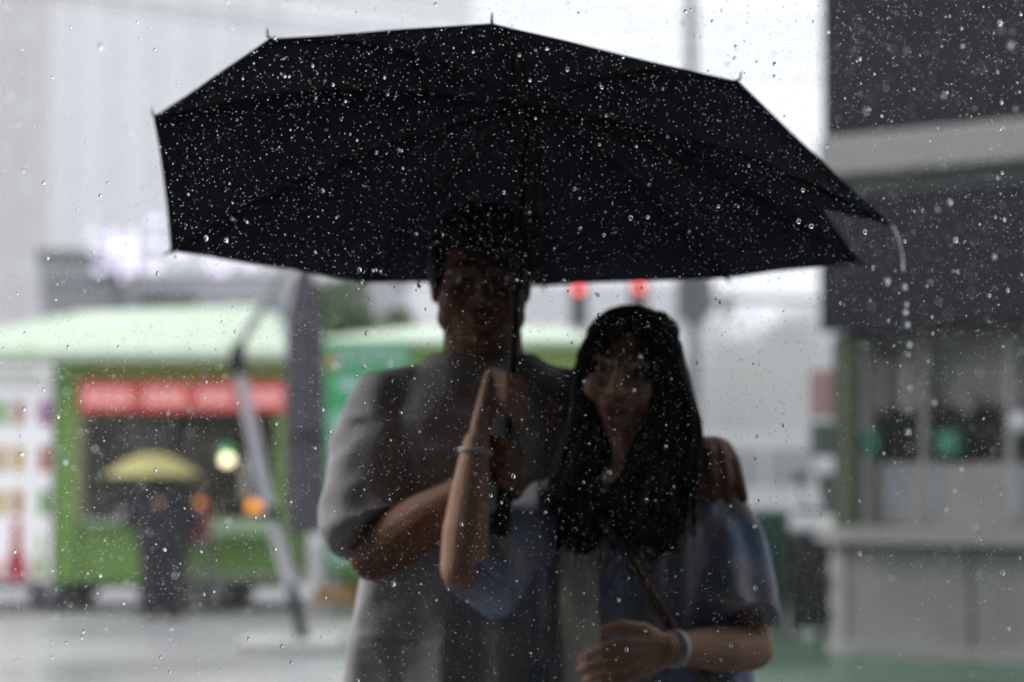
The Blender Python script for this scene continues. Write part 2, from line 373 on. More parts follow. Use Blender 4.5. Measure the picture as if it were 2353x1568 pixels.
# ---- closed cantilever parasol
Y = 18.0; S = FPX / Y
pr = thing('cantilever_parasol', 'closed grey cantilever parasol on a leaning white mast', 'parasol', (XX(700), Y, 0)); ox = XX(700)
def pp(px, py, dy=0): return (XX(px) - ox, dy, ZZ(py))
m_mast = mat('mast_white', (.56, .55, .60), .4, .05)
m_can = mat('parasol_grey', (.105, .097, .115), .9, .12, 6, .2, 60)
MB().tube([(0, 0, .06), pp(672, 1345)], .045, 12).build('foot_pole', m_black, pr)
MB().tube([pp(672, 1345), pp(622, 1170), pp(548, 855)], [.05, .046, .042], 12).build('mast', m_mast, pr)
MB().tube([pp(628, 1195, -.05), pp(628, 1165, -.05)], .05, 10).build('crank', m_black, pr)
MB().tube([pp(548, 862), pp(542, 830), pp(548, 790)], [.06, .065, .05], 12).build('joint', m_black, pr)
MB().tube([pp(546, 800), pp(640, 640), pp(705, 545)], [.035, .035, .03], 10).build('arm', mat('arm_grey', (.30, .31, .30), .4), pr)
MB().tube([pp(705, 545), pp(703, 620)], .02, 8).build('hanger', m_black, pr)
rings = []
zs = [(600, .03), (640, .065), (700, .10), (760, .125), (900, .135), (1050, .14), (1180, .14), (1225, .11)]
for py_, r_ in zs:
    ring = []
    for k_ in range(48):
        a = 2 * math.pi * k_ / 48; rr = r_ * (1 + .16 * math.cos(8 * a + py_ * .002))
        ring.append((XX(698 + (py_ - 600) * .006) - ox + rr * math.cos(a), rr * math.sin(a), ZZ(py_)))
    rings.append(ring)
MB().loft(rings).build('furled_canopy', m_can, pr, True)
MB().tube([pp(701, 1000), pp(701, 1012)], .158, 24).build('tie_strap', m_black, pr)
MB().box(-.48, .3, -.4, .4, .006, .03, .01).build('base_plate', mat('slab_pale', (.55, .55, .52), .6), pr)
for sx in (-.46, -.08):
    for sy in (-.38, .02): MB().box(sx, sx + .36, sy, sy + .36, .031, .075, .015).build('base_slab', mat('slab_pale', (.55, .55, .52), .6), pr)

# ---- customer under a yellow umbrella
Y = 21.8; S = FPX / Y
def customer():
    ox = XX(375)
    t = thing('person', 'person in dark clothes waiting at the kiosk under a yellow umbrella', 'person', (ox, Y, 0))
    b = MB()
    b.cap((-.08, 0, .1), (-.08, 0, .75), .05, .08); b.cap((.09, .02, .1), (.08, 0, .75), .05, .08)
    b.ell((0, 0, .85), (.17, .12, .14)); b.cap((0, 0, .9), (0, -.01, 1.22), .14, .15); b.ell((0, 0, 1.25), (.19, .11, .1))
    b.cap((0, 0, 1.25), (0, 0, 1.40), .055, .05); b.ell((0, -.01, 1.50), (.078, .095, .115))
    b.cap((.19, 0, 1.25), (.24, -.02, .98), .05, .042); b.cap((.24, -.02, .98), (.1, .2, 1.08), .04, .032)
    b.cap((-.19, 0, 1.25), (-.25, .03, 1.0), .05, .042); b.cap((-.25, .03, 1.0), (-.16, .18, .86), .04, .032)
    for s_ in (-1, 1): b.tube([(s_ * .085, .06, .045), (s_ * .085, -.1, .04), (s_ * .09, -.16, .035)], [.045, .045, .03], 10, True)
    fuse(b, 'body', m_skinw, t, .012, 3)
    j = MB(); j.loft([[(rx * math.cos(a) , ry * math.sin(a), z) for a in [2 * math.pi * q / 24 for q in range(24)]] for z, rx, ry in ((.72, .22, .165), (.9, .205, .16), (1.1, .2, .165), (1.25, .23, .15), (1.33, .16, .12), (1.38, .08, .08))])
    j.cap((.18, 0, 1.27), (.26, -.02, .97), .075, .065); j.cap((-.18, 0, 1.27), (-.265, .03, 1.0), .075, .065)
    fuse(j, 'jacket', mat('jacket_navy', (.025, .027, .035), .9), t, .014, 3, lambda p: .012 * nz(p, 9))
    q = MB(); q.cap((-.085, 0, .09), (-.085, 0, .78), .075, .105); q.cap((.09, .02, .09), (.085, 0, .78), .075, .105); q.ell((0, 0, .84), (.19, .145, .12))
    fuse(q, 'trousers', mat('trouser_dark', (.035, .035, .04), .9), t, .014, 3)
    h = MB(); h.ell((0, -.02, 1.535), (.09, .1, .1)); h.ell((0, -.05, 1.47), (.08, .07, .1)); fuse(h, 'hair', m_hair, t, .012, 2)
    for s_ in (-1, 1): MB().tube([(s_ * .087, .08, .05), (s_ * .087, -.1, .05), (s_ * .09, -.18, .04)], [.052, .054, .036], 10, True).build('shoe', m_black, t, True)
    u = thing('umbrella', 'yellow umbrella held by the person waiting at the kiosk', 'umbrella', (ox + .0, Y - .02, 0))
    my_ = mat('umbrella_yellow', (.60, .55, .20), .6, .08, 5, translucent=.25)
    n = 8; cz, r0 = 1.76, .50; cx0, cy0 = -.11, .1
    for i in range(n):
        a0, a1 = 2 * math.pi * i / n, 2 * math.pi * (i + 1) / n
        vs = []; fs = []
        for a_ in range(5):
            for b_ in range(5):
                r_ = r0 * a_ / 4; aa = a0 + (a1 - a0) * b_ / 4
                sag = 1 - .06 * math.sin(math.pi * b_ / 4) * (a_ / 4)
                vs.append((cx0 + r_ * sag * math.cos(aa), cy0 + r_ * sag * math.sin(aa), cz - .24 * (a_ / 4) ** 2))
        for a_ in range(4):
            for b_ in range(4): q_ = a_ * 5 + b_; fs.append((q_, q_ + 1, q_ + 6, q_ + 5))
        MB().add(vs, fs).build('canopy_panel', my_, u, True)
        MB().tube([(cx0 + r0 * k_ / 4 * math.cos(a0), cy0 + r0 * k_ / 4 * math.sin(a0), cz - .24 * (k_ / 4) ** 2 - .008) for k_ in range(5)], .004, 5).build('rib', m_steel, u)
    MB().tube([(cx0, cy0, cz + .06), (.09, .2, 1.0)], .008, 6).build('shaft', m_steel, u)
    MB().tube([(.09, .2, 1.0), (.1, .205, .93)], .016, 8, True).build('handle', m_black, u)
    t.scale = (1.12, 1.0, .86); u.scale = (.88, .88, .84)
    bg_ = thing('tote_bag', 'dull red bag beside the person with the yellow umbrella', 'bag', (XX(452), 21.95, 0))
    mr_ = mat('bag_red', (.30, .07, .06), .7)
    MB().loft([[(x * w, y * w, z) for x, y in ((-.1, -.06), (.1, -.06), (.12, 0), (.1, .06), (-.1, .06), (-.12, 0))] for z, w in ((.69, .95), (.86, 1.05), (1.02, .75))]).build('bag_body', mr_, bg_)
    for s_ in (-.03, .03): MB().tube([(-.06, s_, 1.0), (-.05, s_, 1.13), (-.0, s_, 1.19), (.05, s_, 1.13), (.06, s_, 1.0)], .008, 6).build('bag_handle', mr_, bg_)
    bs = thing('bar_stool', 'low stool carrying the dull red bag before the kiosk counter', 'stool', (XX(452), 21.95, 0))
    MB().tube([(0, 0, .65), (0, 0, .688)], .16, 20).build('seat', m_dark, bs)
    for a in (45, 135, 225, 315): MB().tube([(.1 * math.cos(R(a)), .1 * math.sin(R(a)), .65), (.18 * math.cos(R(a)), .18 * math.sin(R(a)), 0)], .014, 6).build('leg', m_dark, bs)
customer()

# ---- trees
def leaf_crown(c, r, n, size, seed):
    rs = np.random.default_rng(seed); vs = []; fs = []
    clumps = [(Vector(c) + Vector((rs.normal() * r[0] * .5, rs.normal() * r[1] * .5, rs.normal() * r[2] * .5)), .35 + .35 * rs.random()) for _ in range(16)]
    for i in range(n):
        cc, cr_ = clumps[rs.integers(len(clumps))]
        d = Vector(rs.normal(size=3)).normalized() * (rs.random() ** .4) * cr_
        p = cc + Vector((d.x * r[0], d.y * r[1], d.z * r[2]))
        a = Vector(rs.normal(size=3)).normalized(); b = a.cross(Vector(rs.normal(size=3))).normalized(); s_ = size * (.6 + .8 * rs.random())
        o = len(vs); vs += [p - a * s_, p + b * s_ * .5, p + a * s_, p - b * s_ * .5]; fs.append((o, o + 1, o + 2, o + 3))
    return MB().add(vs, fs)
def tree(name, label, x, y, ztop, r, n, size, m, seed, group=None):
    t = thing(name, label, 'tree', (x, y, 0), 0, group)
    cz = ztop - r[2] * .9
    MB().tube([(0, 0, 0), (.03, .02, cz * .5), (0, 0, cz)], [r[0] * .14, r[0] * .1, r[0] * .05], 8).build('trunk', mat('bark', (.09, .07, .05), .9, .3, 10), t)
    for k_ in range(4):
        a = k_ * 1.6 + seed; MB().tube([(0, 0, cz * .7), (r[0] * .35 * math.cos(a), r[1] * .35 * math.sin(a), cz), (r[0] * .6 * math.cos(a), r[1] * .6 * math.sin(a), cz + r[2] * .3)], [r[0] * .05, r[0] * .035, r[0] * .015], 6).build('limb', MATS['bark'], t)
    leaf_crown((0, 0, cz), r, n, size, seed).build('crown', m, t)
    return t
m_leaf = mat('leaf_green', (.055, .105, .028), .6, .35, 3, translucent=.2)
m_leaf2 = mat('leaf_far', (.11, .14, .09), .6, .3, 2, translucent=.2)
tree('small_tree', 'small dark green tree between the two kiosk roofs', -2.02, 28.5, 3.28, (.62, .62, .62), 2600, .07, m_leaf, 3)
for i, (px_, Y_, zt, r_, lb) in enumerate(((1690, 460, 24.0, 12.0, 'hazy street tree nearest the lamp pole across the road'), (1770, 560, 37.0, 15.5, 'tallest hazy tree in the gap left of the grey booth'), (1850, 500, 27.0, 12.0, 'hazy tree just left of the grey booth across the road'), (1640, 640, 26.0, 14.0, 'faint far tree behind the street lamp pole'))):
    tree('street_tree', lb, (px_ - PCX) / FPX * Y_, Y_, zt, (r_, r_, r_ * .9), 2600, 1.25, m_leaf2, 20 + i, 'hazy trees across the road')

# ---- low building with a lit roof sign
Y = 60.0; S = FPX / Y
lb = thing('low_building', 'low pale building with glowing white characters along its roof', 'building', (0, Y, 0))
m_pale = mat('render_pale', (.40, .40, .415), .9, .08, .5)
MB().box(XX(92), XX(905), 0, 12, 0, ZZ(640)).build('wall', m_pale, lb)
MB().box(XX(95), XX(262), -.4, -.003, ZZ(690), ZZ(578)).build('annex', mat('render_grey', (.30, .32, .33), .9, .1, .6), lb)
MB().box(XX(88), XX(270), -.55, -.403, ZZ(600), ZZ(578)).build('cornice', mat('cornice_dark', (.12, .135, .13), .8), lb)
MB().box(XX(100), XX(270), -.5, -.403, ZZ(662), ZZ(650)).build('ledge', MATS['cornice_dark'], lb)
MB().box(XX(265), XX(292), -.5, -.403, ZZ(720), ZZ(625)).build('pier', MATS['cornice_dark'], lb)
MB().box(XX(322), XX(385), -.3, -.003, ZZ(702), ZZ(676)).build('name_plate', mat('plate_dkgreen', (.03, .055, .045), .6), lb)
MB().box(XX(388), XX(452), -.3, -.003, ZZ(702), ZZ(678)).build('name_plate', mat('plate_green', (.05, .09, .06), .6), lb)
for i in range(5):
    w_ = MB().box(XX(480 + i * 62), XX(520 + i * 62), -.08, -.003, ZZ(760), ZZ(690)).build('window', mat('glass_grey', (.20, .22, .24), .2), lb)
    MB().box(XX(478 + i * 62), XX(522 + i * 62), -.12, -.083, ZZ(762), ZZ(758)).build('sill', m_greyp, w_)
# roof characters (steel strokes lit from inside)
m_glow = mat('sign_glow', (.35, .34, .4), .5, emit=(.82, .76, 1.0), estr=.9)
def zd(zx, zy): return ((100 + zx / 2.614) * .682, (700 + zy / 2.614) * .682)
chars = [[(555, 215, 650, 275), (555, 375, 730, 430), (600, 540, 720, 600), (740, 175, 800, 590), (900, 190, 975, 640), (840, 540, 872, 690), (800, 330, 900, 385), (1065, 110, 1185, 185), (1065, 295, 1190, 370), (1065, 500, 1195, 600)],
         [(1225, 385, 1480, 450), (1320, 200, 1380, 420), (1240, 210, 1460, 260)], [(1575, 400, 1640, 560), (1620, 550, 1780, 615), (1760, 430, 1815, 560), (1600, 250, 1800, 300)], [(1900, 480, 2040, 560), (1950, 260, 2010, 480)]]
for ch in chars:
    head_ = None
    for (a, b, c, d) in ch:
        a, c = a + (c - a) * .1, c - (c - a) * .1; b, d = b + (d - b) * .1, d - (d - b) * .1; p, q = zd(a, b), zd(c, d)
        o = MB().box(XX(p[0]), XX(q[0]), -.9, -.75, ZZ(q[1]), ZZ(p[1])).build('stroke' if head_ else 'roof_character', m_glow, head_ or lb); head_ = head_ or o
MB().box(XX(225), XX(640), -.745, -.70, ZZ(645), ZZ(638)).build('sign_rail', m_steel, lb)

# ---- far blocks, colours paled to add to the haze fade
def tower(name, label, px0, px1, Y, ztop, m, npil, depth=18, mp=None):
    fh = 6.0 if ztop < 60 else 14.0
    S_ = FPX / Y; x0, x1 = (px0 - PCX) / S_, (px1 - PCX) / S_
    t = thing(name, label, 'building', ((x0 + x1) / 2, Y, 0), 0, 'far buildings in the rain'); w = (x1 - x0) / 2
    MB().box(-w, w, 0, depth, 0, ztop).build('wall', m, t)
    MB().box(-w - .2, w + .2, -.6, depth, ztop + .003, ztop + 1.2).build('parapet', m, t)
    for i in range(npil):
        x = -w + 2 * w * (i + .5) / npil
        MB().box(x - w * .32 / npil, x + w * .32 / npil, -1.1, -.003, 0, ztop).build('pier', mp or m, t)
    nf = int(ztop / fh)
    for i in range(nf):
        MB().box(-w, w, -.4, -.004, fh / 2 + i * fh, fh * .78 + i * fh).build('window_band', mat('glass_far', (.36, .37, .39), .3), t)
    return t
m_tow = mat('tower_grey', (.42, .43, .45), .9, .06, .1); m_towp = mat('tower_pink', (.32, .275, .29), .9, .06, .1); m_towl = mat('tower_pale', (.52, .525, .53), .9, .06, .1)  # part of the haze fade is put into these pale colours
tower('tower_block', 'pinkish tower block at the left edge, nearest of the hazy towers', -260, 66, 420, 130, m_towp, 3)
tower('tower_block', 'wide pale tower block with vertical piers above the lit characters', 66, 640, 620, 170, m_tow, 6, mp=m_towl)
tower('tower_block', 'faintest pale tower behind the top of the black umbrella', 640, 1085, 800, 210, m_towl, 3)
tower('office_block', 'grey low office block seen left of the man\'s face', 798, 892, 75, 7.6, mat('office_grey', (.22, .235, .26), .9, .06, .2), 2, 10)
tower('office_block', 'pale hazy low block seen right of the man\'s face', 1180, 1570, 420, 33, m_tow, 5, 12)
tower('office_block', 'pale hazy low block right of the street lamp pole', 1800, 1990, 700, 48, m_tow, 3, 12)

# ---- traffic lights, street pole
def signal(px_, py_, label):
    Y = 45.0; S = FPX / Y; x, z = (px_ - PCX) / S, 1.3 + (1088 - py_) / S
    t = thing('traffic_light', label, 'traffic light', (x, Y, 0), 0, 'traffic lights at the crossing')
    MB().tube([(0, .12, 0), (0, .12, z + .3)], .055, 10).build('post', mat('post_grey', (.22, .23, .235), .5), t)
    MB().box(-.15, .15, -.1, .1, z - .70, z + .18, .03).build('housing', mat('housing_dark', (.035, .04, .04), .5), t)
    MB().ell((0, -.11, z), (.07, .03, .07)).build('red_lens', mat('lens_red', (.8, .03, .03), .4, emit=(1, .05, .045), estr=2.4), t)
    for k_ in (1, 2): MB().ell((0, -.105, z - .29 * k_), (.11, .02, .11)).build('dark_lens', m_black, t)
    for k_ in range(3):
        MB().tube([(.12 * math.cos(a), -.1, z - .29 * k_ + .12 * math.sin(a)) for a in [math.pi * q / 8 for q in range(9)]], .012, 5).build('visor', m_black, t)
signal(1330, 666, 'traffic light showing red, left one, right of the man\'s ear')
signal(1468, 661, 'traffic light showing red, right one, above the woman\'s head')
Y = 42.0; S = FPX / Y
lp = thing('street_pole', 'tall grey street pole with a sign plate behind the umbrella', 'pole', (XX(1593), Y, 0)); ox = XX(1593)
m_pole = mat('pole_grey', (.16, .18, .175), .5)
MB().tube([(0, 0, 0), (0, 0, 6), (-.03, 0, 13)], [.13, .11, .085], 12).build('shaft', m_pole, lp)
MB().box(XX(1553) - ox, XX(1622) - ox, -.22, -.14, ZZ(745), ZZ(630), .03).build('sign_plate', mat('plate_grey', (.10, .105, .11), .6), lp)
MB().box(XX(1600) - ox, XX(1640) - ox, -.13, -.113, ZZ(725), ZZ(640), .02).build('control_box', mat('box_tan', (.17, .155, .145), .6), lp)
MB().tube([(.1, 0, ZZ(688)), (XX(1890) - ox, 0, ZZ(692))], .05, 8).build('mast_arm', m_pole, lp)
MB().box(XX(1655) - ox, XX(1678) - ox, -.1, -.055, ZZ(722), ZZ(690), .02).build('green_plate', mat('plate_lg', (.10, .17, .09), .6), lp)
for i in range(4):
    y0 = 36 + i * .25; pts = []
    for k_ in range(9):
        t_ = k_ / 8; px_ = 560 + 1500 * t_; py_ = (-60, -28, 34, 58)[i] + (110, 118, 96, 128)[i] * t_ - 0 + 26 * math.sin(math.pi * t_)
        pts.append(at(px_, py_, y0))
    pts = [Vector(pts[0]) + (Vector(pts[0]) - Vector(pts[1])) * 6] + pts + [Vector(pts[-1]) + (Vector(pts[-1]) - Vector(pts[-2])) * 6]
    tag(MB().tube(pts, .013, 5).build('overhead_wire', mat('wire', (.06, .065, .065), .6)), ('topmost', 'second from top', 'third from top', 'lowest')[i] + ' of the thin overhead wires sagging across the white sky', 'wire', 'overhead wires')

# ---- white van, scooter, bins
Y = 31.0; S = FPX / Y
v = thing('white_van', 'white van parked across the road beyond the woman\'s shoulder', 'van', (XX(1745), Y, 0), R(0))
mv = mat('van_white', (.78, .79, .80), .25, .03)
prof = [(-1.7, .3), (1.55, .3), (1.72, .55), (1.7, .95), (1.2, 1.12), (.75, 1.72), (.5, 1.80), (-1.6, 1.80), (-1.75, 1.6), (-1.75, .5)]
MB().loft([[(x * .98, -.8, z) for x, z in prof], [(x, -.7, z) for x, z in prof], [(x, .7, z) for x, z in prof], [(x * .98, .8, z) for x, z in prof]]).build('body', mv, v)
mg = mat('glass_dark', (.42, .44, .45), .3, spec=.6)
for a, b in ((-1.5, -.75), (-.68, -.05), (.02, .6)): MB().box(a, b, -.815, -.803, 1.15, 1.6, .01).build('window', mg, v)
MB().box(-.7, -.69, -.812, -.803, .4, 1.1).build('door_seam', m_black, v)
for x in (-1.1, 1.1):
    for y in (-.72, .72):
        w = MB().tube([(x, y - .1, .32), (x, y + .1, .32)], .32, 20).build('wheel', m_tyre, v); MB().tube([(x, y - .106, .32), (x, y + .106, .32)], .17, 14).build('rim', m_greyp, w)
MB().ell((1.66, -.6, .75), (.07, .12, .09)).build('headlight', m_band, v); MB().ell((1.66, .6, .75), (.07, .12, .09)).build('headlight', m_band, v)

Y = 20.6; S = FPX / Y
s = thing('motor_scooter', 'pale motor scooter parked behind the waste bins', 'scooter', (XX(1835), Y, 0), R(-60))
ms_ = mat('scooter_pale', (.62, .62, .57), .35)
for x, nm in ((-.62, 0), (.62, 0)):
    w = MB().tube([(x, -.05, .24), (x, .05, .24)], .24, 22).build('wheel', m_tyre, s); MB().tube([(x, -.056, .24), (x, .056, .24)], .13, 14).build('rim', m_greyp, w)
b = MB(); b.cap((-.7, 0, .62), (-.2, 0, .6), .13, .14); b.cap((-.55, 0, .42), (-.15, 0, .4), .12, .12); b.cap((-.2, 0, .30), (.35, 0, .30), .1, .1); b.cap((.38, 0, .35), (.5, 0, .85), .13, .1); b.ell((.62, 0, .5), (.18, .09, .07)); fuse(b, 'body', ms_, s, .015, 4)
MB().tube([(-.75, 0, .76), (-.45, 0, .78), (-.15, 0, .74)], [.1, .13, .1], 12, True).build('seat', m_black, s, True)
MB().tube([(.62, 0, .24), (.5, 0, .95)], .025, 8).build('fork', m_steel, s)
MB().tube([(.42, -.34, 1.0), (.5, -.1, .98), (.5, .1, .98), (.42, .34, 1.0)], .018, 8).build('handlebar', m_black, s)
MB().ell((.6, 0, .9), (.07, .09, .08)).build('headlight', m_band, s)
for sy in (-1, 1):
    q = MB().tube([(.44, sy * .26, 1.0), (.46, sy * .32, 1.2)], .008, 6).build('mirror_stem', m_black, s); MB().ell((.45, sy * .33, 1.26), (.02, .065, .05)).build('mirror', m_black, q)
MB().loft([[(.55, y, .95), (.57, y, .95), (.47, y, 1.3), (.45, y, 1.3)] for y in (-.16, .16)]).build('windshield', mat('shield_grey', (.12, .13, .13), .15), s)

def bin_(px0, px1, ztop, Yb, m, label, dy=0):
    S_ = FPX / Yb; x0, x1 = (px0 - PCX) / S_, (px1 - PCX) / S_
    t = thing('waste_bin', label, 'bin', ((x0 + x1) / 2, Yb, 0), 0, 'waste bins beside the booth'); w = (x1 - x0) / 2
    MB().loft([[(x * k_, y * k_, z) for x, y in ((-w, -.27), (w, -.27), (w, .27), (-w, .27))] for z, k_ in ((.1, .82), (ztop - .14, .97))]).build('tub', m, t)
    MB().box(-w * 1.03, w * 1.03, -.29, .29, ztop - .137, ztop - .02, .03).build('lid', m, t)
    MB().tube([(-w * .8, .31, ztop - .1), (w * .8, .31, ztop - .1)], .018, 8).build('handle', m_black, t)
    for sx in (-1, 1): MB().tube([(sx * w * .7, .2, .1), (sx * w * .7 + .05, .2, .1)], .1, 14).build('wheel', m_tyre, t)
    for i in range(3): MB().box(-w * .6 + i * w * .5, -w * .6 + i * w * .5 + .03, -.278, -.25, .25, ztop - .3).build('rib', m, t)
bin_(1712, 1803, 1.04, 19.0, mat('bin_green', (.018, .075, .05), .45), 'dark green wheeled bin nearest the woman\'s elbow')
bin_(1806, 1898, .88, 18.9, mat('bin_black', (.03, .03, .034), .45), 'black wheeled bin between the green bin and the booth')

# ---- grey booth / building at right
bt = thing('grey_booth_building', 'dark grey building with pale counter and window strip at right edge', 'building', (2.31, 18, 0), R(-37.7))
m_bg = mat('booth_grey', (.235, .231, .224), .7, .32, 3.5, .1, 8)
m_bd = mat('booth_dark', (.022, .022, .027), .8, .2, 2, .1, 8, spec=.08)
m_bl = mat('booth_band', (.29, .285, .275), .7, .08, 2)
m_bgr = mat('booth_green', (.055, .075, .04), .7, .2, 3)
m_teal = mat('booth_teal', (.025, .19, .125), .6, .1, 3)
L_, D_ = 9.0, 7.0
MB().box(0, L_, .3, D_, 0, 1.72).build('lower_wall', m_bg, bt)
MB().box(0, L_, .35, D_, 1.723, 2.352).build('upper_wall', m_bg, bt)
MB().box(-.003, L_, -.02, D_, 2.355, 3.36).build('fascia', m_bd, bt)
MB().box(.02, L_, .1, D_, 3.363, 3.50).build('shadow_gap', mat('gap_green', (.13, .15, .14), .6), bt)
MB().box(0, L_, -.06, D_, 3.503, 3.80, .02).build('pale_band', m_bl, bt)
for i in range(10):
    MB().box(.012 + i * .9, .012 + i * .9 + .885, .02, .3, 3.81, 9.0, .006).build('cladding_panel', m_bd, bt)
MB().box(.01, L_, .303, D_, 3.803, 9.0).build('core', m_bd, bt)
MB().box(.02, L_, .28, .297, 1.38, 1.79).build('window_strip_black', m_black, bt)  # flat black strip set on the wall behind the panes
# window panes, posts, teal blocks
for i in range(9):
    x = .16 + i * .36
    MB().box(x, x + .30, .262, .277, 1.40, 1.78, .008).build('window_pane', mat('pane_dark', (.012, .013, .016), .6, spec=.15), bt)
for x, w, zt in ((.72, .04, 2.3), (1.40, .055, 2.3), (2.1, .06, 2.3), (2.8, .06, 2.3), (3.5, .06, 2.3)):
    MB().box(x, x + w, .18, .258, .95, zt, .01).build('mullion', m_bl, bt)
for x, z0, z1 in ((.50, 1.78, 2.10), (.655, 1.78, 2.05), (1.0, 1.78, 1.95), (1.06, 1.72, 1.9)):
    MB().box(x, x + .06, .19, .259, z0, z1, .01).build('brown_slat', mat('slat_brown', (.17, .155, .145), .7), bt)
for x in (.36, .57):
    MB().box(x, x + .055, .19, .259, 1.75, 2.16, .01).build('pale_slat', m_bl, bt)
for x, w in ((.25, .11), (.88, .15), (2.0, .16)):
    MB().box(x, x + w, .12, .255, 1.43, 1.60, .015).build('teal_box', m_teal, bt)
MB().ell((1.52, .2, 1.66), (.085, .05, .085)).build('round_lamp', mat('lamp_grey', (.5, .5, .55), .4), bt)
MB().box(.05, .24, .05, .297, 0, 2.33, .02).build('green_column', m_bgr, bt)
MB().box(.245, .30, .12, .297, .0, 2.33, .02).build('edge_trim', m_bl, bt)
# counter, rounded end
def pill(x0, x1, y0, y1, z0, z1):
    r_ = (y1 - y0) * .9; ring = []
    for k_ in range(9):
        a = R(180 + 90 * k_ / 8); ring.append((x0 + r_ + r_ * math.cos(a), y0 + r_ + r_ * math.sin(a)))
    ring += [(x1, y0), (x1, y1), (x0, y1)]
    return MB().loft([[(x, y, z) for x, y in ring] for z in (z0, z1)])
pill(-.12, L_, -.30, .298, .80, .90).build('counter_top', mat('counter_grey', (.26, .256, .25), .6, .08, 2), bt)
pill(-.0, L_, -.16, .296, .06, .797).build('counter_front', m_bg, bt)
pill(-.05, L_, -.22, .297, 0, .057).build('plinth', m_bl, bt)
for i in range(8): MB().box(.28 + i * 1.0, .3 + i * 1.0, -.168, -.161, .08, .79).build('panel_joint', m_bd, bt)
MB().box(.35, L_, .2, .298, .903, 1.375, .01).build('backsplash', m_bg, bt)
for x in (.47, .79, 1.45, 2.2): MB().box(x, x + .05, .185, .197, 1.02, 1.36, .006).build('blue_grey_strip', mat('strip_bluegrey', (.30, .33, .40), .6), bt)
MB().box(-.22, -.02, .18, .26, 1.72, 2.08, .01).build('side_sign', mat('sign_dullred', (.30, .17, .17), .6), bt)
MB().box(-.20, -.02, .14, .27, 1.43, 1.68, .015).build('bracket_box', mat('box_dkgreen', (.03, .07, .05), .6), bt)


# ================================================================ PEOPLE
AX = Vector((.03, 4.43, 1.985)); SN = Vector((.06, .26, 1)).normalized()      # umbrella apex and axis
def shaft_at(z): return AX - SN * ((AX.z - z) / SN.z)

def ring(cx, cy, z, rx, ry, n=36, p=2.4, a0=0, a1=2 * math.pi, closed=True):
    out = []
    for k_ in range(n):
        a = a0 + (a1 - a0) * (k_ / n if closed else k_ / (n - 1)); c, s_ = math.cos(a), math.sin(a)
        out.append(Vector((cx + rx * math.copysign(abs(c) ** (2 / p), c), cy + ry * math.copysign(abs(s_) ** (2 / p), s_), z)))
    return out

def head(mb, T, k=1.0):
    rot = T.to_3x3()
    def e(c, r, ): mb.ell(T @ Vector(c), [q * k for q in r], rot)
    def c(a, b, r0, r1): mb.cap(T @ Vector(a), T @ Vector(b), r0 * k, r1 * k, 10)
    e((0, .02, .03), (.076, .095, .09)); e((0, -.03, -.03), (.063, .07, .085)); e((0, -.045, -.075), (.046, .045, .038)); e((0, -.076, -.1), (.02, .018, .016))
    c((0, -.096, .012), (0, -.115, -.026), .008, .0125)
    for s_ in (-1, 1):
        e((s_ * .012, -.105, -.031), (.009, .01, .008)); e((s_ * .036, -.07, -.026), (.028, .026, .028)); e((s_ * .05, -.02, -.06), (.022, .035, .03))
        c((s_ * .012, -.091, .028), (s_ * .044, -.079, .028), .0085, .0075)
        e((s_ * .074, .01, -.005), (.009, .021, .031)); e((s_ * .077, .016, .008), (.009, .017, .021)); e((s_ * .046, -.045, -.035), (.026, .034, .034))
    c((-.018, -.097, -.062), (.018, -.097, -.062), .0062, .0062); c((-.015, -.096, -.073), (.015, -.096, -.073), .0072, .0072); c((0, -.102, -.062), (0, -.102, -.062 - .001), .006, .006)

def face_parts(T, k, parent, base, sm):
    me_ = mat('eye_white', (.36, .33, .31), .25); mi = mat('iris_dark', (.02, .012, .01), .2)
    for s_ in (-1, 1):
        q = T @ Vector((s_ * .031, -.0765, .006)); o = MB().ell(q, (.0125 * k, .0125 * k, .0085 * k)).build('eye', me_, parent, True)
        d = (T.to_3x3() @ Vector((0, -1, 0))).normalized(); MB().ell(q + d * .0078 * k, (.0062 * k,) * 3).build('iris', mi, o, True)
        MB().tube([T @ Vector((s_ * .015, -.1035, .031)), T @ Vector((s_ * .034, -.099, .034)), T @ Vector((s_ * .052, -.084, .028))], [(.0040 if k == 1 else .0022), (.0045 if k == 1 else .0028), .0015], 8, True).build('eyebrow', m_hair, parent, True)
    mb = MB(); mb.tube([T @ Vector((-.023, -.0985, -.066)), T @ Vector((-.008, -.1055, -.0625)), T @ Vector((.008, -.1055, -.0625)), T @ Vector((.023, -.0985, -.066))], [.002, .0055 * k, .0055 * k, .002], 8, True)
    mb.tube([T @ Vector((-.021, -.098, -.069)), T @ Vector((0, -.1055, -.0755)), T @ Vector((.021, -.098, -.069))], [.002, .0062 * k, .002], 8, True)
    mb.build('lips', sm, parent, True)

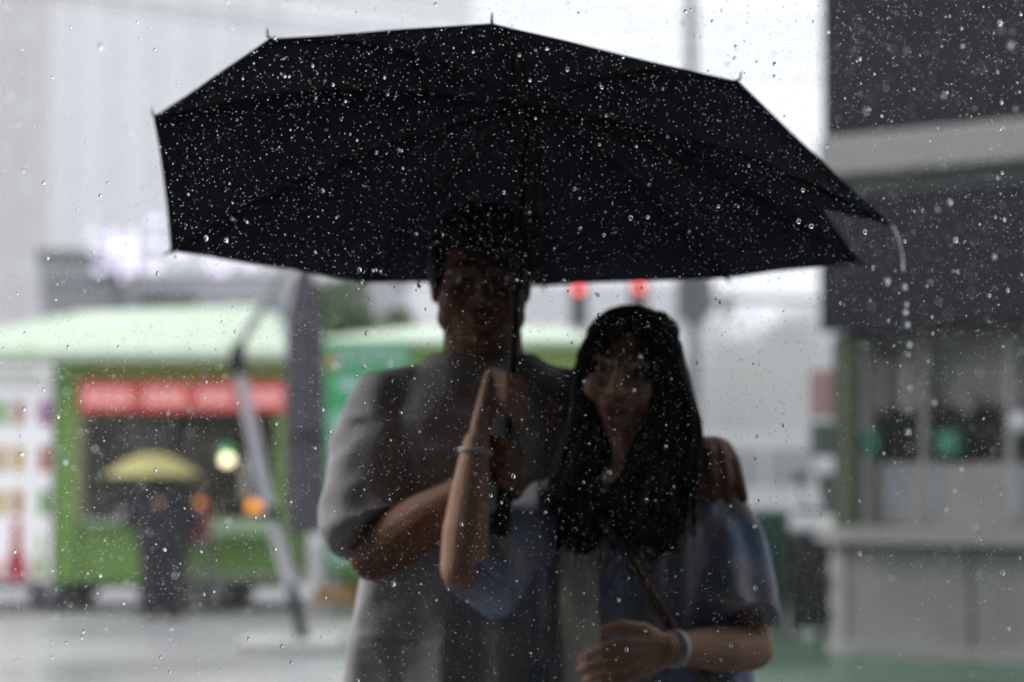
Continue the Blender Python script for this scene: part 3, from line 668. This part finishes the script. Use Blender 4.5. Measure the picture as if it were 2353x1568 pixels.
def grip(mb, c, w, k=1.0, front=Vector((0, -1, 0))):
    """right hand closed round the umbrella shaft at c, wrist at w"""
    u = SN; e = Vector((-1, 0, 0)); e = (e - u * e.dot(u)).normalized(); f = front - u * front.dot(u); f = (f - e * f.dot(e)).normalized()
    for i in range(4):
        h = u * ((1.5 - i) * .0212 * k); L = (1.0, 1.06, 1.0, .85)[i]
        kn = c + e * .036 + f * .018 + h + u * .016
        p1 = c + e * .004 + f * .040 * L + h + u * .006; p2 = c - e * .026 + f * .018 + h - u * .004; p3 = c - e * .018 - f * .010 + h - u * .008
        mb.tube([kn, p1, p2, p3], [.0112 * k, .0098 * k, .0090 * k, .0076 * k], 10, True)
        wk = w + (kn - w).normalized() * .012 + h * .45
        mb.cap(wk, kn, .0165 * k, .0125 * k, 10)
    b = c + e * .034 - f * .008 + u * .012
    mb.tube([w + e * -.006 - f * .012, b, c - f * .030 + u * .036 + e * .008, c - e * .020 - f * .022 + u * .044], [.015 * k, .014 * k, .0105 * k, .008 * k], 10, True)

def cuff_sleeve(mb, pts, rads, depth=.07, wall=.011, seg=28, flat=1.0):
    """sleeve as a hollow-ended tube: outside down to the hem, then back up inside"""
    pts = [Vector(p) for p in pts]; d = (pts[-2] - pts[-1]).normalized()
    P = pts + [pts[-1] + d * .002, pts[-1] + d * depth]; Q = list(rads) + [rads[-1] - wall, rads[-1] - wall - .004]
    mb.tube(P, Q, seg)

def rebase(t, base):
    b = Vector(base)
    def go(o):
        if o.type == 'MESH': o.data.transform(Matrix.Translation(-b))
        for ch in o.children: go(ch)
    for ch in t.children: go(ch)

# ------------------------------------------------ the man
def man():
    base = (-.055, 4.53, 0)
    t = thing('person', 'man in loose grey T-shirt holding the black umbrella, taller of the couple', 'person', base)
    X, Yc = -.055, 4.52
    T = Matrix.Translation((-.058, 4.49, 1.652)) @ Matrix.Rotation(R(3), 4, 'X') @ Matrix.Rotation(R(3), 4, 'Z') @ Matrix.Diagonal((1.14, 1.03, 1.03, 1))
    b = MB(); head(b, T, 1.02)
    b.cap((X, 4.525, 1.62), (X, 4.535, 1.47), .072, .080); b.cap((X - .08, 4.53, 1.475), (X + .08, 4.53, 1.475), .05, .05)
    b.loft([ring(X, Yc, z, rx, ry) for z, rx, ry in ((.90, .165, .11), (1.05, .155, .105), (1.25, .175, .115), (1.40, .185, .11), (1.46, .14, .085), (1.49, .08, .06))])
    # right arm (picture left) to the shaft
    sh, el, wr = Vector((-.232, 4.50, 1.415)), Vector((-.250, 4.385, 1.150)), Vector((-.092, 4.268, 1.262))
    b.ell(sh, (.062, .062, .062)); b.cap(sh, el, .055, .046); b.tube([el, el.lerp(wr, .3), el.lerp(wr, .65), wr], [.044, .054, .047, .031], 14, True)
    c = shaft_at(1.302); grip(b, c, wr, 1.08)
    # left arm round the woman's shoulders
    sh2, el2, wr2 = Vector((.12, 4.54, 1.415)), Vector((.325, 4.70, 1.26)), Vector((.355, 4.475, 1.338))
    b.ell(sh2, (.062, .062, .062)); b.cap(sh2, el2, .055, .045); b.tube([el2, el2.lerp(wr2, .35), wr2], [.045, .05, .031], 14, True)
    for i in range(4):
        x = .330 + .0200 * i; L = (1.0, 1.05, 1.0, .86)[i]; dz = -.004 * (i - 1) ** 2; dr = (i - 1.2) * .002
        kn = Vector((x, 4.372, 1.352 + dz)); pts = [kn, kn + Vector((.003 + dr, -.040 * L, -.018)), kn + Vector((.008 + dr * 2, -.056 * L, -.058)), kn + Vector((.012 + dr * 3, -.050 * L, -.093 * L))]
        b.tube(pts, [.0150, .0142, .0128, .0105], 10, True); b.cap(wr2 + Vector(((i - 1.5) * .009, 0, 0)), kn, .019, .0135)
    b.ell((.362, 4.405, 1.338), (.044, .055, .030))
    b.tube([wr2 + Vector((-.02, -.01, 0)), (.318, 4.42, 1.35), (.300, 4.385, 1.345), (.292, 4.355, 1.33)], [.017, .016, .0125, .0095], 10, True)
    for s_ in (-1, 1):
        b.cap((X + s_ * .09, 4.53, .90), (X + s_ * .095, 4.52, .5), .085, .058); b.cap((X + s_ * .095, 4.52, .5), (X + s_ * .1, 4.545, .09), .055, .038)
        b.tube([(X + s_ * .1, 4.57, .045), (X + s_ * .105, 4.47, .045), (X + s_ * .115, 4.36, .035)], [.04, .042, .028], 10, True)
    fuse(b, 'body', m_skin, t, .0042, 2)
    face_parts(T, 1.0, t, base, mat('lips_man', (.24, .10, .075), .45))
    # hair: short, full on top
    h = MB(); rot = T.to_3x3()
    h.ell(T @ Vector((0, .03, .052)), (.085, .098, .088), rot); h.ell(T @ Vector((0, -.02, .092)), (.070, .07, .042), rot); h.ell(T @ Vector((0, .065, -.01)), (.074, .055, .075), rot)
    for s_ in (-1, 1): h.ell(T @ Vector((s_ * .07, .005, .035)), (.018, .05, .045), rot)
    rs = np.random.default_rng(5)
    for i in range(120):
        a = rs.random() * 2 * math.pi; q = .2 + .8 * rs.random()
        n_ = Vector((math.cos(a) * q, math.sin(a) * q, math.sqrt(max(0, 1 - q * q)) + .1)).normalized()
        p0 = Vector((n_.x * .082, .02 + n_.y * .096, .055 + n_.z * .085))
        if p0.y < -.06 and p0.z < .075: continue
        p1 = p0 + Vector((n_.x * .006 + rs.normal() * .007, -.014 + n_.y * .004, n_.z * .008 + rs.normal() * .004))
        h.tube([T @ p0, T @ p0.lerp(p1, .5), T @ p1], [.009, .007, .0025], 6, True)
    fuse(h, 'hair', m_hair, t, .005, 1)
    # loose T-shirt
    sm = MB()
    sm.loft([ring(X, Yc + dy, z, rx, ry) for z, rx, ry, dy in ((.74, .262, .165, -.0), (.84, .258, .162, 0), (.95, .250, .155, 0), (1.08, .235, .148, 0), (1.22, .228, .145, 0), (1.34, .225, .143, 0), (1.415, .21, .125, .005), (1.462, .178, .103, .01), (1.498, .132, .085, .012), (1.518, .098, .076, .012))])
    cuff_sleeve(sm, [(-.16, 4.52, 1.455), (-.232, 4.50, 1.432), (-.268, 4.46, 1.345), (-.266, 4.41, 1.25), (-.246, 4.38, 1.194)], [.055, .068, .075, .078, .082], .09)
    cuff_sleeve(sm, [(.05, 4.53, 1.455), (.13, 4.545, 1.425), (.20, 4.60, 1.36), (.265, 4.65, 1.31)], [.055, .068, .080, .084], .08)
    # shirt cloth hanging from the bent arm
    def fold(p):
        d = p - Vector((X, Yc, 1.45)); ang = math.atan2(d.x, -d.y)
        low = max(0.0, min(1.0, (1.42 - p.z) / .5))
        v_ = .014 * low * math.sin(9 * ang + 2.2 * nz(Vector((p.x, p.y, p.z * .35)), 5)) + .010 * nz(Vector((p.x * 1.3, p.y, p.z * .5)), 12) + .0035 * nz(p, 26)
        if p.x < -.17 and p.z > 1.15: v_ += .007 * math.sin(38 * (p.x * .8 + p.z * .75) + 5 * nz(p, 6)) * min(1, (1.45 - p.z) * 5 if p.z < 1.45 else 0)
        v_ += .008 * math.sin(34 * (d.x * .9 - p.z * .55) + 4 * nz(p, 5)) * (1 if 1.0 < p.z < 1.4 else .3) * .8
        return v_
    fuse(sm, 't_shirt', m_shirt, t, .0062, 4, fold)
    MB().tube([Vector((X, Yc + .012, 1.52)) + Vector((.094 * math.cos(a), .074 * math.sin(a), -.004 - (.02 if math.sin(a) < 0 else 0) * abs(math.sin(a)))) for a in [2 * math.pi * q / 28 for q in range(29)]], .0085, 8).build('collar', m_shirt, t, True)
    p = MB()
    for s_ in (-1, 1): p.tube([(X + s_ * .095, 4.53, .88), (X + s_ * .105, 4.52, .5), (X + s_ * .11, 4.545, .1)], [.115, .10, .095], 20, True)
    p.ell((X, 4.53, .88), (.19, .14, .12)); fuse(p, 'trousers', m_pants, t, .012, 3, lambda q: .008 * nz(q, 10))
    for s_ in (-1, 1): MB().tube([(X + s_ * .105, 4.6, .05), (X + s_ * .108, 4.48, .05), (X + s_ * .118, 4.34, .04)], [.05, .052, .036], 12, True).build('shoe', m_shoe, t, True)
    rebase(t, base)
man()

# ------------------------------------------------ the woman
def woman():
    base = (.235, 4.42, 0)
    t = thing('person', 'woman with long black hair in blue printed shirt, leaning against the man', 'person', base)
    X, Yc = .235, 4.42; k = .95
    T = Matrix.Translation((.205, 4.365, 1.478)) @ Matrix.Rotation(R(7), 4, 'Y') @ Matrix.Rotation(R(4), 4, 'X') @ Matrix.Rotation(R(-10), 4, 'Z') @ Matrix.Diagonal((k * 1.08, k, k, 1))
    b = MB(); head(b, T, k)
    b.cap((.215, 4.40, 1.43), (.225, 4.42, 1.30), .047, .05); b.cap((X - .06, 4.42, 1.29), (X + .06, 4.42, 1.29), .04, .04)
    b.loft([ring(X, Yc, z, rx, ry) for z, rx, ry in ((.82, .15, .105), (.95, .125, .095), (1.1, .135, .1), (1.2, .145, .1), (1.27, .12, .075), (1.31, .07, .05))])
    # right arm raised to the shaft
    sh, el, wr = Vector((.095, 4.40, 1.255)), Vector((-.088, 4.195, 1.135)), Vector((-.062, 4.225, 1.352))
    b.ell(sh, (.05, .05, .05)); b.cap(sh, el, .043, .037); b.tube([el, el.lerp(wr, .3), el.lerp(wr, .7), wr], [.037, .041, .033, .024], 14, True)
    grip(b, shaft_at(1.425), wr, .95)
    # left arm folded across the waist
    sh2, el2, wr2 = Vector((.372, 4.41, 1.252)), Vector((.428, 4.335, .988)), Vector((.272, 4.195, .998))
    b.ell(sh2, (.05, .05, .05)); b.cap(sh2, el2, .043, .040); b.tube([el2, el2.lerp(wr2, .35), el2.lerp(wr2, .75), wr2], [.040, .043, .032, .025], 14, True)
    for i in range(4):
        z = 1.016 - .0195 * i; L = (.95, 1.05, 1.0, .8)[i]
        kn = Vector((.192 + .006 * i, 4.158 + .004 * i, z - .004)); b.cap(wr2 + Vector((0, 0, (1.5 - i) * .008)), kn, .0165, .0122)
        b.tube([kn, kn + Vector((-.040 * L, -.008, -.010)), kn + Vector((-.066 * L, .006, -.022)), kn + Vector((-.078 * L, .024, -.030))], [.0112, .0100, .0092, .0078], 10, True)
    b.tube([wr2 + Vector((-.01, 0, .012)), (.225, 4.172, 1.034), (.188, 4.158, 1.040), (.155, 4.158, 1.032)], [.014, .0125, .0105, .0085], 10, True)
    for s_ in (-1, 1):
        b.cap((X + s_ * .075, 4.43, .84), (X + s_ * .08, 4.42, .46), .08, .052); b.cap((X + s_ * .08, 4.42, .46), (X + s_ * .08, 4.44, .08), .05, .033)
        b.tube([(X + s_ * .08, 4.46, .04), (X + s_ * .085, 4.38, .04), (X + s_ * .09, 4.28, .03)], [.034, .036, .024], 10, True)
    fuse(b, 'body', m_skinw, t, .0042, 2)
    face_parts(T, k, t, base, mat('lips_woman', (.30, .10, .09), .4))
    # long hair
    rot = T.to_3x3(); h = MB()
    h.ell(T @ Vector((0, .045, .052)), (.088, .105, .084), rot); h.ell(T @ Vector((.02, .018, .090)), (.066, .066, .040), rot); h.ell(T @ Vector((.0, .07, -.06)), (.090, .07, .12), rot)
    h.cap((.203, 4.46, 1.44), (.205, 4.49, 1.20), .086, .098)
    def curtain(pts, r0, spread, n, seed):
        rs = np.random.default_rng(seed); out = []
        pts = [Vector(q) for q in pts]
        for i in range(n):
            j = Vector((rs.normal(), rs.normal() * .6, 0)); cut = .74 + .28 * rs.random(); ph = rs.random() * 6
            P = []; m = len(pts)
            for s_ in range(13):
                u = s_ / 12 * cut * (m - 1); a = min(int(u), m - 2); f = u - a
                q = pts[a].lerp(pts[a + 1], f); sp = spread[a] + (spread[a + 1] - spread[a]) * f
                P.append(q + Vector((j.x * sp + .0075 * math.sin(u * 2.6 + ph * .5), j.y * sp, 0)))
            out.append((P, [r0 * (1 if q < 9 else 1 - .22 * (q - 8)) for q in range(13)]))
        return out
    cur = []
    cur += curtain([(.228, 4.305, 1.582), (.268, 4.305, 1.548), (.286, 4.30, 1.46), (.286, 4.295, 1.36), (.268, 4.285, 1.26), (.248, 4.272, 1.125)], .0062, [.006, .010, .010, .018, .030, .034], 210, 1)
    cur += curtain([(.205, 4.305, 1.582), (.148, 4.315, 1.535), (.128, 4.325, 1.45), (.130, 4.31, 1.36), (.118, 4.285, 1.26), (.098, 4.268, 1.13)], .0060, [.005, .006, .006, .014, .026, .032], 190, 2)
    cur += curtain([(.25, 4.33, 1.585), (.274, 4.36, 1.535), (.290, 4.37, 1.42), (.290, 4.36, 1.31), (.276, 4.33, 1.20)], .0070, [.006, .012, .012, .016, .022], 90, 3)
    cur += curtain([(.29, 4.30, 1.38), (.262, 4.285, 1.31), (.225, 4.272, 1.25), (.185, 4.268, 1.15)], .0062, [.010, .018, .028, .034], 120, 4)
    for P, Q in cur: h.tube(P, Q, 6, True)
    fuse(h, 'hair', m_hair, t, .0046, 1)
    fs_ = MB()
    for P, Q in cur[::2]:
        fs_.tube([q + Vector((random.gauss(0, .006), -.005, -.012)) for q in P], [q * .22 for q in Q], 5)
    fs_.build('hair_strands', m_hair, t, True)
    # cream top under an open blue printed shirt
    i_ = MB(); i_.loft([ring(X, Yc, z, rx, ry) for z, rx, ry in ((.76, .165, .125), (.90, .150, .118), (1.08, .155, .118), (1.2, .158, .112), (1.27, .13, .085), (1.30, .09, .065))])
    fuse(i_, 'cream_top', m_cream, t, .008, 4, lambda q: .005 * math.sin(q.x * 90 + 4 * nz(q, 6)) + .003 * nz(q, 20))
    o_ = MB(); rings = []
    for z, rx, ry in ((.70, .235, .185), (.82, .215, .168), (.95, .195, .150), (1.08, .188, .145), (1.18, .186, .138), (1.245, .168, .115), (1.285, .125, .085), (1.312, .08, .062)):
        w0 = R(-114 + (1.3 - z) * 6); w1 = R(205 - (z - .7) * 6)
        a = ring(X, Yc, z, rx, ry, 40, 2.3, w0, w1, False); c_ = ring(X, Yc, z, rx - .016, ry - .016, 40, 2.3, w0, w1, False)
        rings.append(a + c_[::-1])
    o_.loft(rings)
    cuff_sleeve(o_, [(.33, 4.42, 1.265), (.368, 4.405, 1.245), (.394, 4.375, 1.17), (.398, 4.345, 1.085), (.394, 4.330, 1.045)], [.045, .056, .070, .082, .086], .08)
    cuff_sleeve(o_, [(.14, 4.41, 1.26), (.09, 4.385, 1.245), (.015, 4.30, 1.19), (-.035, 4.248, 1.128), (-.058, 4.222, 1.095)], [.045, .054, .062, .066, .068], .07)
    def fold(p):
        ang = math.atan2(p.x - X, -(p.y - Yc))
        v_ = .009 * math.sin(17 * ang + 3 * nz(Vector((p.x, p.y, p.z * .3)), 5)) * max(0, min(1, (1.25 - p.z) * 4)) + .005 * nz(p, 14) + .003 * nz(p, 30)
        if p.x > .34 or p.x < .05: v_ = .006 * math.sin(70 * (p.x * .9 + p.y * .5) + 9 * p.z + 3 * nz(p, 7)) + .004 * nz(p, 16)
        return v_
    fuse(o_, 'blue_shirt', m_denim, t, .0062, 3, fold)
    p = MB()
    for s_ in (-1, 1): p.tube([(X + s_ * .075, 4.43, .82), (X + s_ * .09, 4.42, .45), (X + s_ * .095, 4.44, .08)], [.105, .11, .115], 20, True)
    p.ell((X, 4.43, .83), (.165, .125, .1)); fuse(p, 'trousers', mat('linen_blue', (.20, .24, .32), .9, .1, 10), t, .012, 3, lambda q: .008 * nz(q, 11))
    for s_ in (-1, 1): MB().tube([(X + s_ * .082, 4.49, .045), (X + s_ * .086, 4.39, .045), (X + s_ * .092, 4.27, .035)], [.042, .044, .03], 12, True).build('shoe', m_shoe, t, True)
    # wrist bands
    def band(p0, p1, f, r_, w, nm, m):
        c = p0.lerp(p1, f); d = (p1 - p0).normalized(); a = d.orthogonal().normalized(); q = d.cross(a)
        MB().loft([[c + d * s_ + (a * math.cos(x) + q * math.sin(x)) * rr for x in [2 * math.pi * j / 28 for j in range(28)]] for s_, rr in ((-w, r_), (-w * .5, r_ + .003), (w * .5, r_ + .003), (w, r_))]).build(nm, m, t, True)
    band(el, wr, .93, .0285, .004, 'bracelet', m_band)
    band(el2, wr2, .93, .0305, .0075, 'watch_band', m_band)
    rebase(t, base)
    # cross-body bag
    bg_ = thing('shoulder_bag', 'brown cross-body bag with strap across the woman\'s blue shirt', 'bag', (.41, 4.42, 0))
    loop = [(.12, 4.30, 1.28), (.165, 4.262, 1.21), (.21, 4.255, 1.15), (.28, 4.25, 1.03), (.36, 4.29, .92), (.425, 4.37, .82)]
    MB().tube([Vector(q) - Vector((.41, 4.42, 0)) for q in loop], .0095, 8).build('strap', m_leather, bg_, True)
    back = [(.435, 4.46, .82), (.38, 4.57, .98), (.25, 4.59, 1.15), (.14, 4.52, 1.29), (.115, 4.41, 1.325), (.12, 4.30, 1.28)]
    MB().tube([Vector(q) - Vector((.41, 4.42, 0)) for q in back], .0095, 8).build('strap', m_leather, bg_, True)
    MB().box(.03, .11, -.11, .11, .62, .82, .025).build('bag_body', m_leather, bg_)
    MB().box(.1115, .119, -.108, .108, .70, .818, .01).build('flap', m_leather, bg_)
woman()

# ================================================================ BLACK UMBRELLA
def umbrella():
    tips_px = [(355, 270, 4.16), (618, 92, 3.82), (1130, 57, 3.71), (1697, 190, 3.87), (2042, 512, 4.38), (1976, 603, 4.60), (1670, 638, 4.85), (1250, 656, 4.98), (838, 649, 4.93), (394, 576, 4.66)]
    tips = [at(*q) for q in tips_px]; n = len(tips)
    base = Vector((AX.x, AX.y, 0))
    t = thing('umbrella', 'large black umbrella held over the couple, front rim tilted up', 'umbrella', base)
    A = AX - base; tips = [q - base for q in tips]
    def rib(i, u):
        """curved rib from the crown to tip i"""
        p = A.lerp(tips[i], u); return p + SN * (.040 * math.sin(math.pi * u ** 1.15) * 1.0)
    NOTCH = at(1884, 478, 4.46) - base
    ns, nu = 10, 9
    for i in range(n):
        j = (i + 1) % n; vs = []; fs = []
        edge = (tips[j] - tips[i]).length
        for a in range(nu + 1):
            u = max(a / nu, .02)
            for b in range(ns + 1):
                w = b / ns; p = rib(i, u).lerp(rib(j, u), w)
                bow = 4 * w * (1 - w)
                p = p + (A - p).normalized() * (.007 * edge * bow * u ** 2) + SN * (-.03 * edge * bow * math.sin(math.pi * min(1, u * 1.0)) )
                p = p + SN * (.004 * noise.noise(Vector((p.x * 7, p.y * 7, i * 3.1))) * bow)
                if i == 4:      # wind has pulled this hem in to a notch
                    nt = NOTCH; e_ = tips[4].lerp(nt, 2 * w) if w < .5 else nt.lerp(tips[5], 2 * w - 1)
                    p = A.lerp(e_, u) + SN * (.040 * math.sin(math.pi * u ** 1.15))
                vs.append(p)
        for a in range(nu):
            for b in range(ns): q = a * (ns + 1) + b; fs.append((q, q + 1, q + ns + 2, q + ns + 1))
        o = MB().add(vs, fs).build('canopy_panel', m_fabric, t, True)
        sol = o.modifiers.new('thickness', 'SOLIDIFY'); sol.thickness = .0009; sol.offset = 1
        hem = MB().tube([vs[nu * (ns + 1) + b] for b in range(ns + 1)], .0022, 5).build('hem', m_fabric, o)
    run = A - SN * .34
    for i in range(n):
        r = MB().tube([rib(i, max(u / 10, .03)) - SN * .006 for u in range(11)], [.0032] * 9 + [.0026, .0022], 6).build('rib', m_steel, t)
        d = (tips[i] - rib(i, .93)).normalized(); out = (tips[i] - A); out = (out - SN * out.dot(SN)).normalized()
        e = (out * .35 + SN * .9).normalized() if i in (0, 1, 2, 3) else d
        MB().tube([tips[i] - d * .012, tips[i] + (d * .3 + e * .7) * .008, tips[i] + e * .018], [.0028, .0022, .0012], 7, True).build('rib_tip', m_steel, r)
        MB().tube([run + out * .012, rib(i, .5) - SN * .007], .0026, 6).build('stretcher', m_steel, t)
    bot = shaft_at(1.175) - base
    MB().tube([A + SN * .0, bot], .0065, 10).build('shaft', m_steel, t)
    MB().tube([A - SN * .004, A + SN * .02, A + SN * .06], [.014, .009, .003], 10).build('ferrule', m_black, t)
    MB().tube([run + SN * .02, run + SN * .005, run - SN * .03], [.014, .017, .013], 12).build('runner', m_black, t)
    MB().tube([bot + SN * .17, bot + SN * .08, bot, bot - SN * .03], [.013, .0145, .017, .024], 14, True).build('handle', m_black, t, True)
    return [q + base for q in tips]
TIPS = umbrella()

# ================================================================ RAIN
def water(name):
    m = bpy.data.materials.new(name); m.use_nodes = True; N = m.node_tree.nodes; L = m.node_tree.links; b = N['Principled BSDF']
    b.inputs['Base Color'].default_value = (1, 1, 1, 1); b.inputs['Roughness'].default_value = .02; b.inputs['IOR'].default_value = 1.33; b.inputs['Transmission Weight'].default_value = 1
    return m
m_water = water('rain_water')
def ico(sub):
    import bmesh
    bm = bmesh.new(); bmesh.ops.create_icosphere(bm, subdivisions=sub, radius=1)
    v = np.array([q.co[:] for q in bm.verts], np.float32); f = np.array([[x.index for x in q.verts] for q in bm.faces], np.int32); bm.free(); return v, f
def drops(name, pos, rad, sub, stretch):
    v, f = ico(sub); n = len(pos); k = len(v)
    co = pos[:, None, :] + v[None] * rad[:, None, None] * np.stack([np.ones(n), np.ones(n), stretch], 1)[:, None, :]
    fa = f[None] + (np.arange(n) * k)[:, None, None]
    me = bpy.data.meshes.new(name); me.vertices.add(n * k); me.vertices.foreach_set('co', co.astype(np.float32).ravel())
    nf = n * len(f); me.loops.add(nf * 3); me.loops.foreach_set('vertex_index', fa.astype(np.int32).ravel())
    me.polygons.add(nf); me.polygons.foreach_set('loop_start', np.arange(nf, dtype=np.int32) * 3); me.polygons.foreach_set('loop_total', np.full(nf, 3, np.int32))
    me.polygons.foreach_set('use_smooth', np.ones(nf, bool)); me.update(calc_edges=True); me.materials.append(m_water)
    o = bpy.data.objects.new(name, me); C.objects.link(o); return o
def scatter(n, y0, y1):
    y = y0 + (y1 - y0) * rng.random(n)
    x = (rng.random(n) * 2 - 1) * (.25 * y + .1); z = 1.3 - .13 * y + .38 * y * rng.random(n)
    p = np.stack([x, y, np.maximum(z, .03)], 1)
    # none under the umbrella
    dry = (np.hypot((p[:, 0] - .02) / .66, (p[:, 1] - 4.36) / .62) < 1) & (p[:, 2] < 2.05)
    return p[~dry]
def rain(name, n_small, n_big, y0, y1, rs, rb, label):
    p = scatter(n_small, y0, y1); r = rs * np.exp(rng.normal(size=len(p)) * .32)
    a = drops(name, p, r, 1, 1 + .25 * rng.random(len(p)))
    tag(a, label, None, kind='stuff')
    p = scatter(n_big, y0, y1); r = rb * np.exp(rng.normal(size=len(p)) * .28)
    b = drops(name, p, r, 2, 1.15 + .5 * rng.random(len(p)))
    tag(b, label.replace('fine', 'heavy'), None, kind='stuff')
rain('rain', 38000, 600, 3.03, 3.6, .0005, .0017, 'fine raindrops falling in front of the black umbrella')
rain('rain', 24000, 1500, 3.6, 11.0, .00105, .0025, 'fine raindrops falling behind and beside the couple')

# water running off the right-hand rib tip
tp = TIPS[4]; w = MB()
pts = []
for i in range(9):
    u = i / 8; pts.append(tp + Vector((.024 * (1 - (1 - u) ** 2), -.01 * u, -.002 - .085 * u ** 1.5)))
w.tube(pts, [.0016, .0026, .0022, .0017, .0015, .0014, .0017, .0026, .0022], 10, True)
ws = thing('dripping_water', 'stream of water running off the umbrella\'s right corner', 'water', (tp.x, tp.y, 0))
o = w.build('water_thread', m_water, ws, True); o.data.transform(Matrix.Translation((-tp.x, -tp.y, 0)))
for (dx, dz, r_, s_) in ((.026, -.118, .0042, 1.5), (.029, -.150, .0036, 1.4), (.027, -.164, .0044, 1.3), (.030, -.186, .0048, 1.2), (.033, -.222, .0042, 1.3), (.031, -.24, .003, 1.2), (-.005, -.108, .0052, 1.4), (.034, -.30, .0034, 1.3), (.03, -.38, .004, 1.3)):
    MB().ell((dx, -.012, tp.z + dz), (r_, r_, r_ * s_), None, 12, 8).build('drop', m_water, ws, True)

# ================================================================ HAZE
hz = MB().box(-600, 600, -40, 860, -1, 216).build('haze', bpy.data.materials.new('haze_air'))
m = hz.data.materials[0]; m.use_nodes = True; N = m.node_tree.nodes; N.remove(N['Principled BSDF'])
pv = N.new('ShaderNodeVolumePrincipled'); pv.inputs['Color'].default_value = (.97, .975, .99, 1); pv.inputs['Density'].default_value = .0012; pv.inputs['Anisotropy'].default_value = .2
m.node_tree.links.new(pv.outputs[0], N['Material Output'].inputs['Volume'])
tag(hz, 'pale rain haze filling the street', None, kind='stuff')
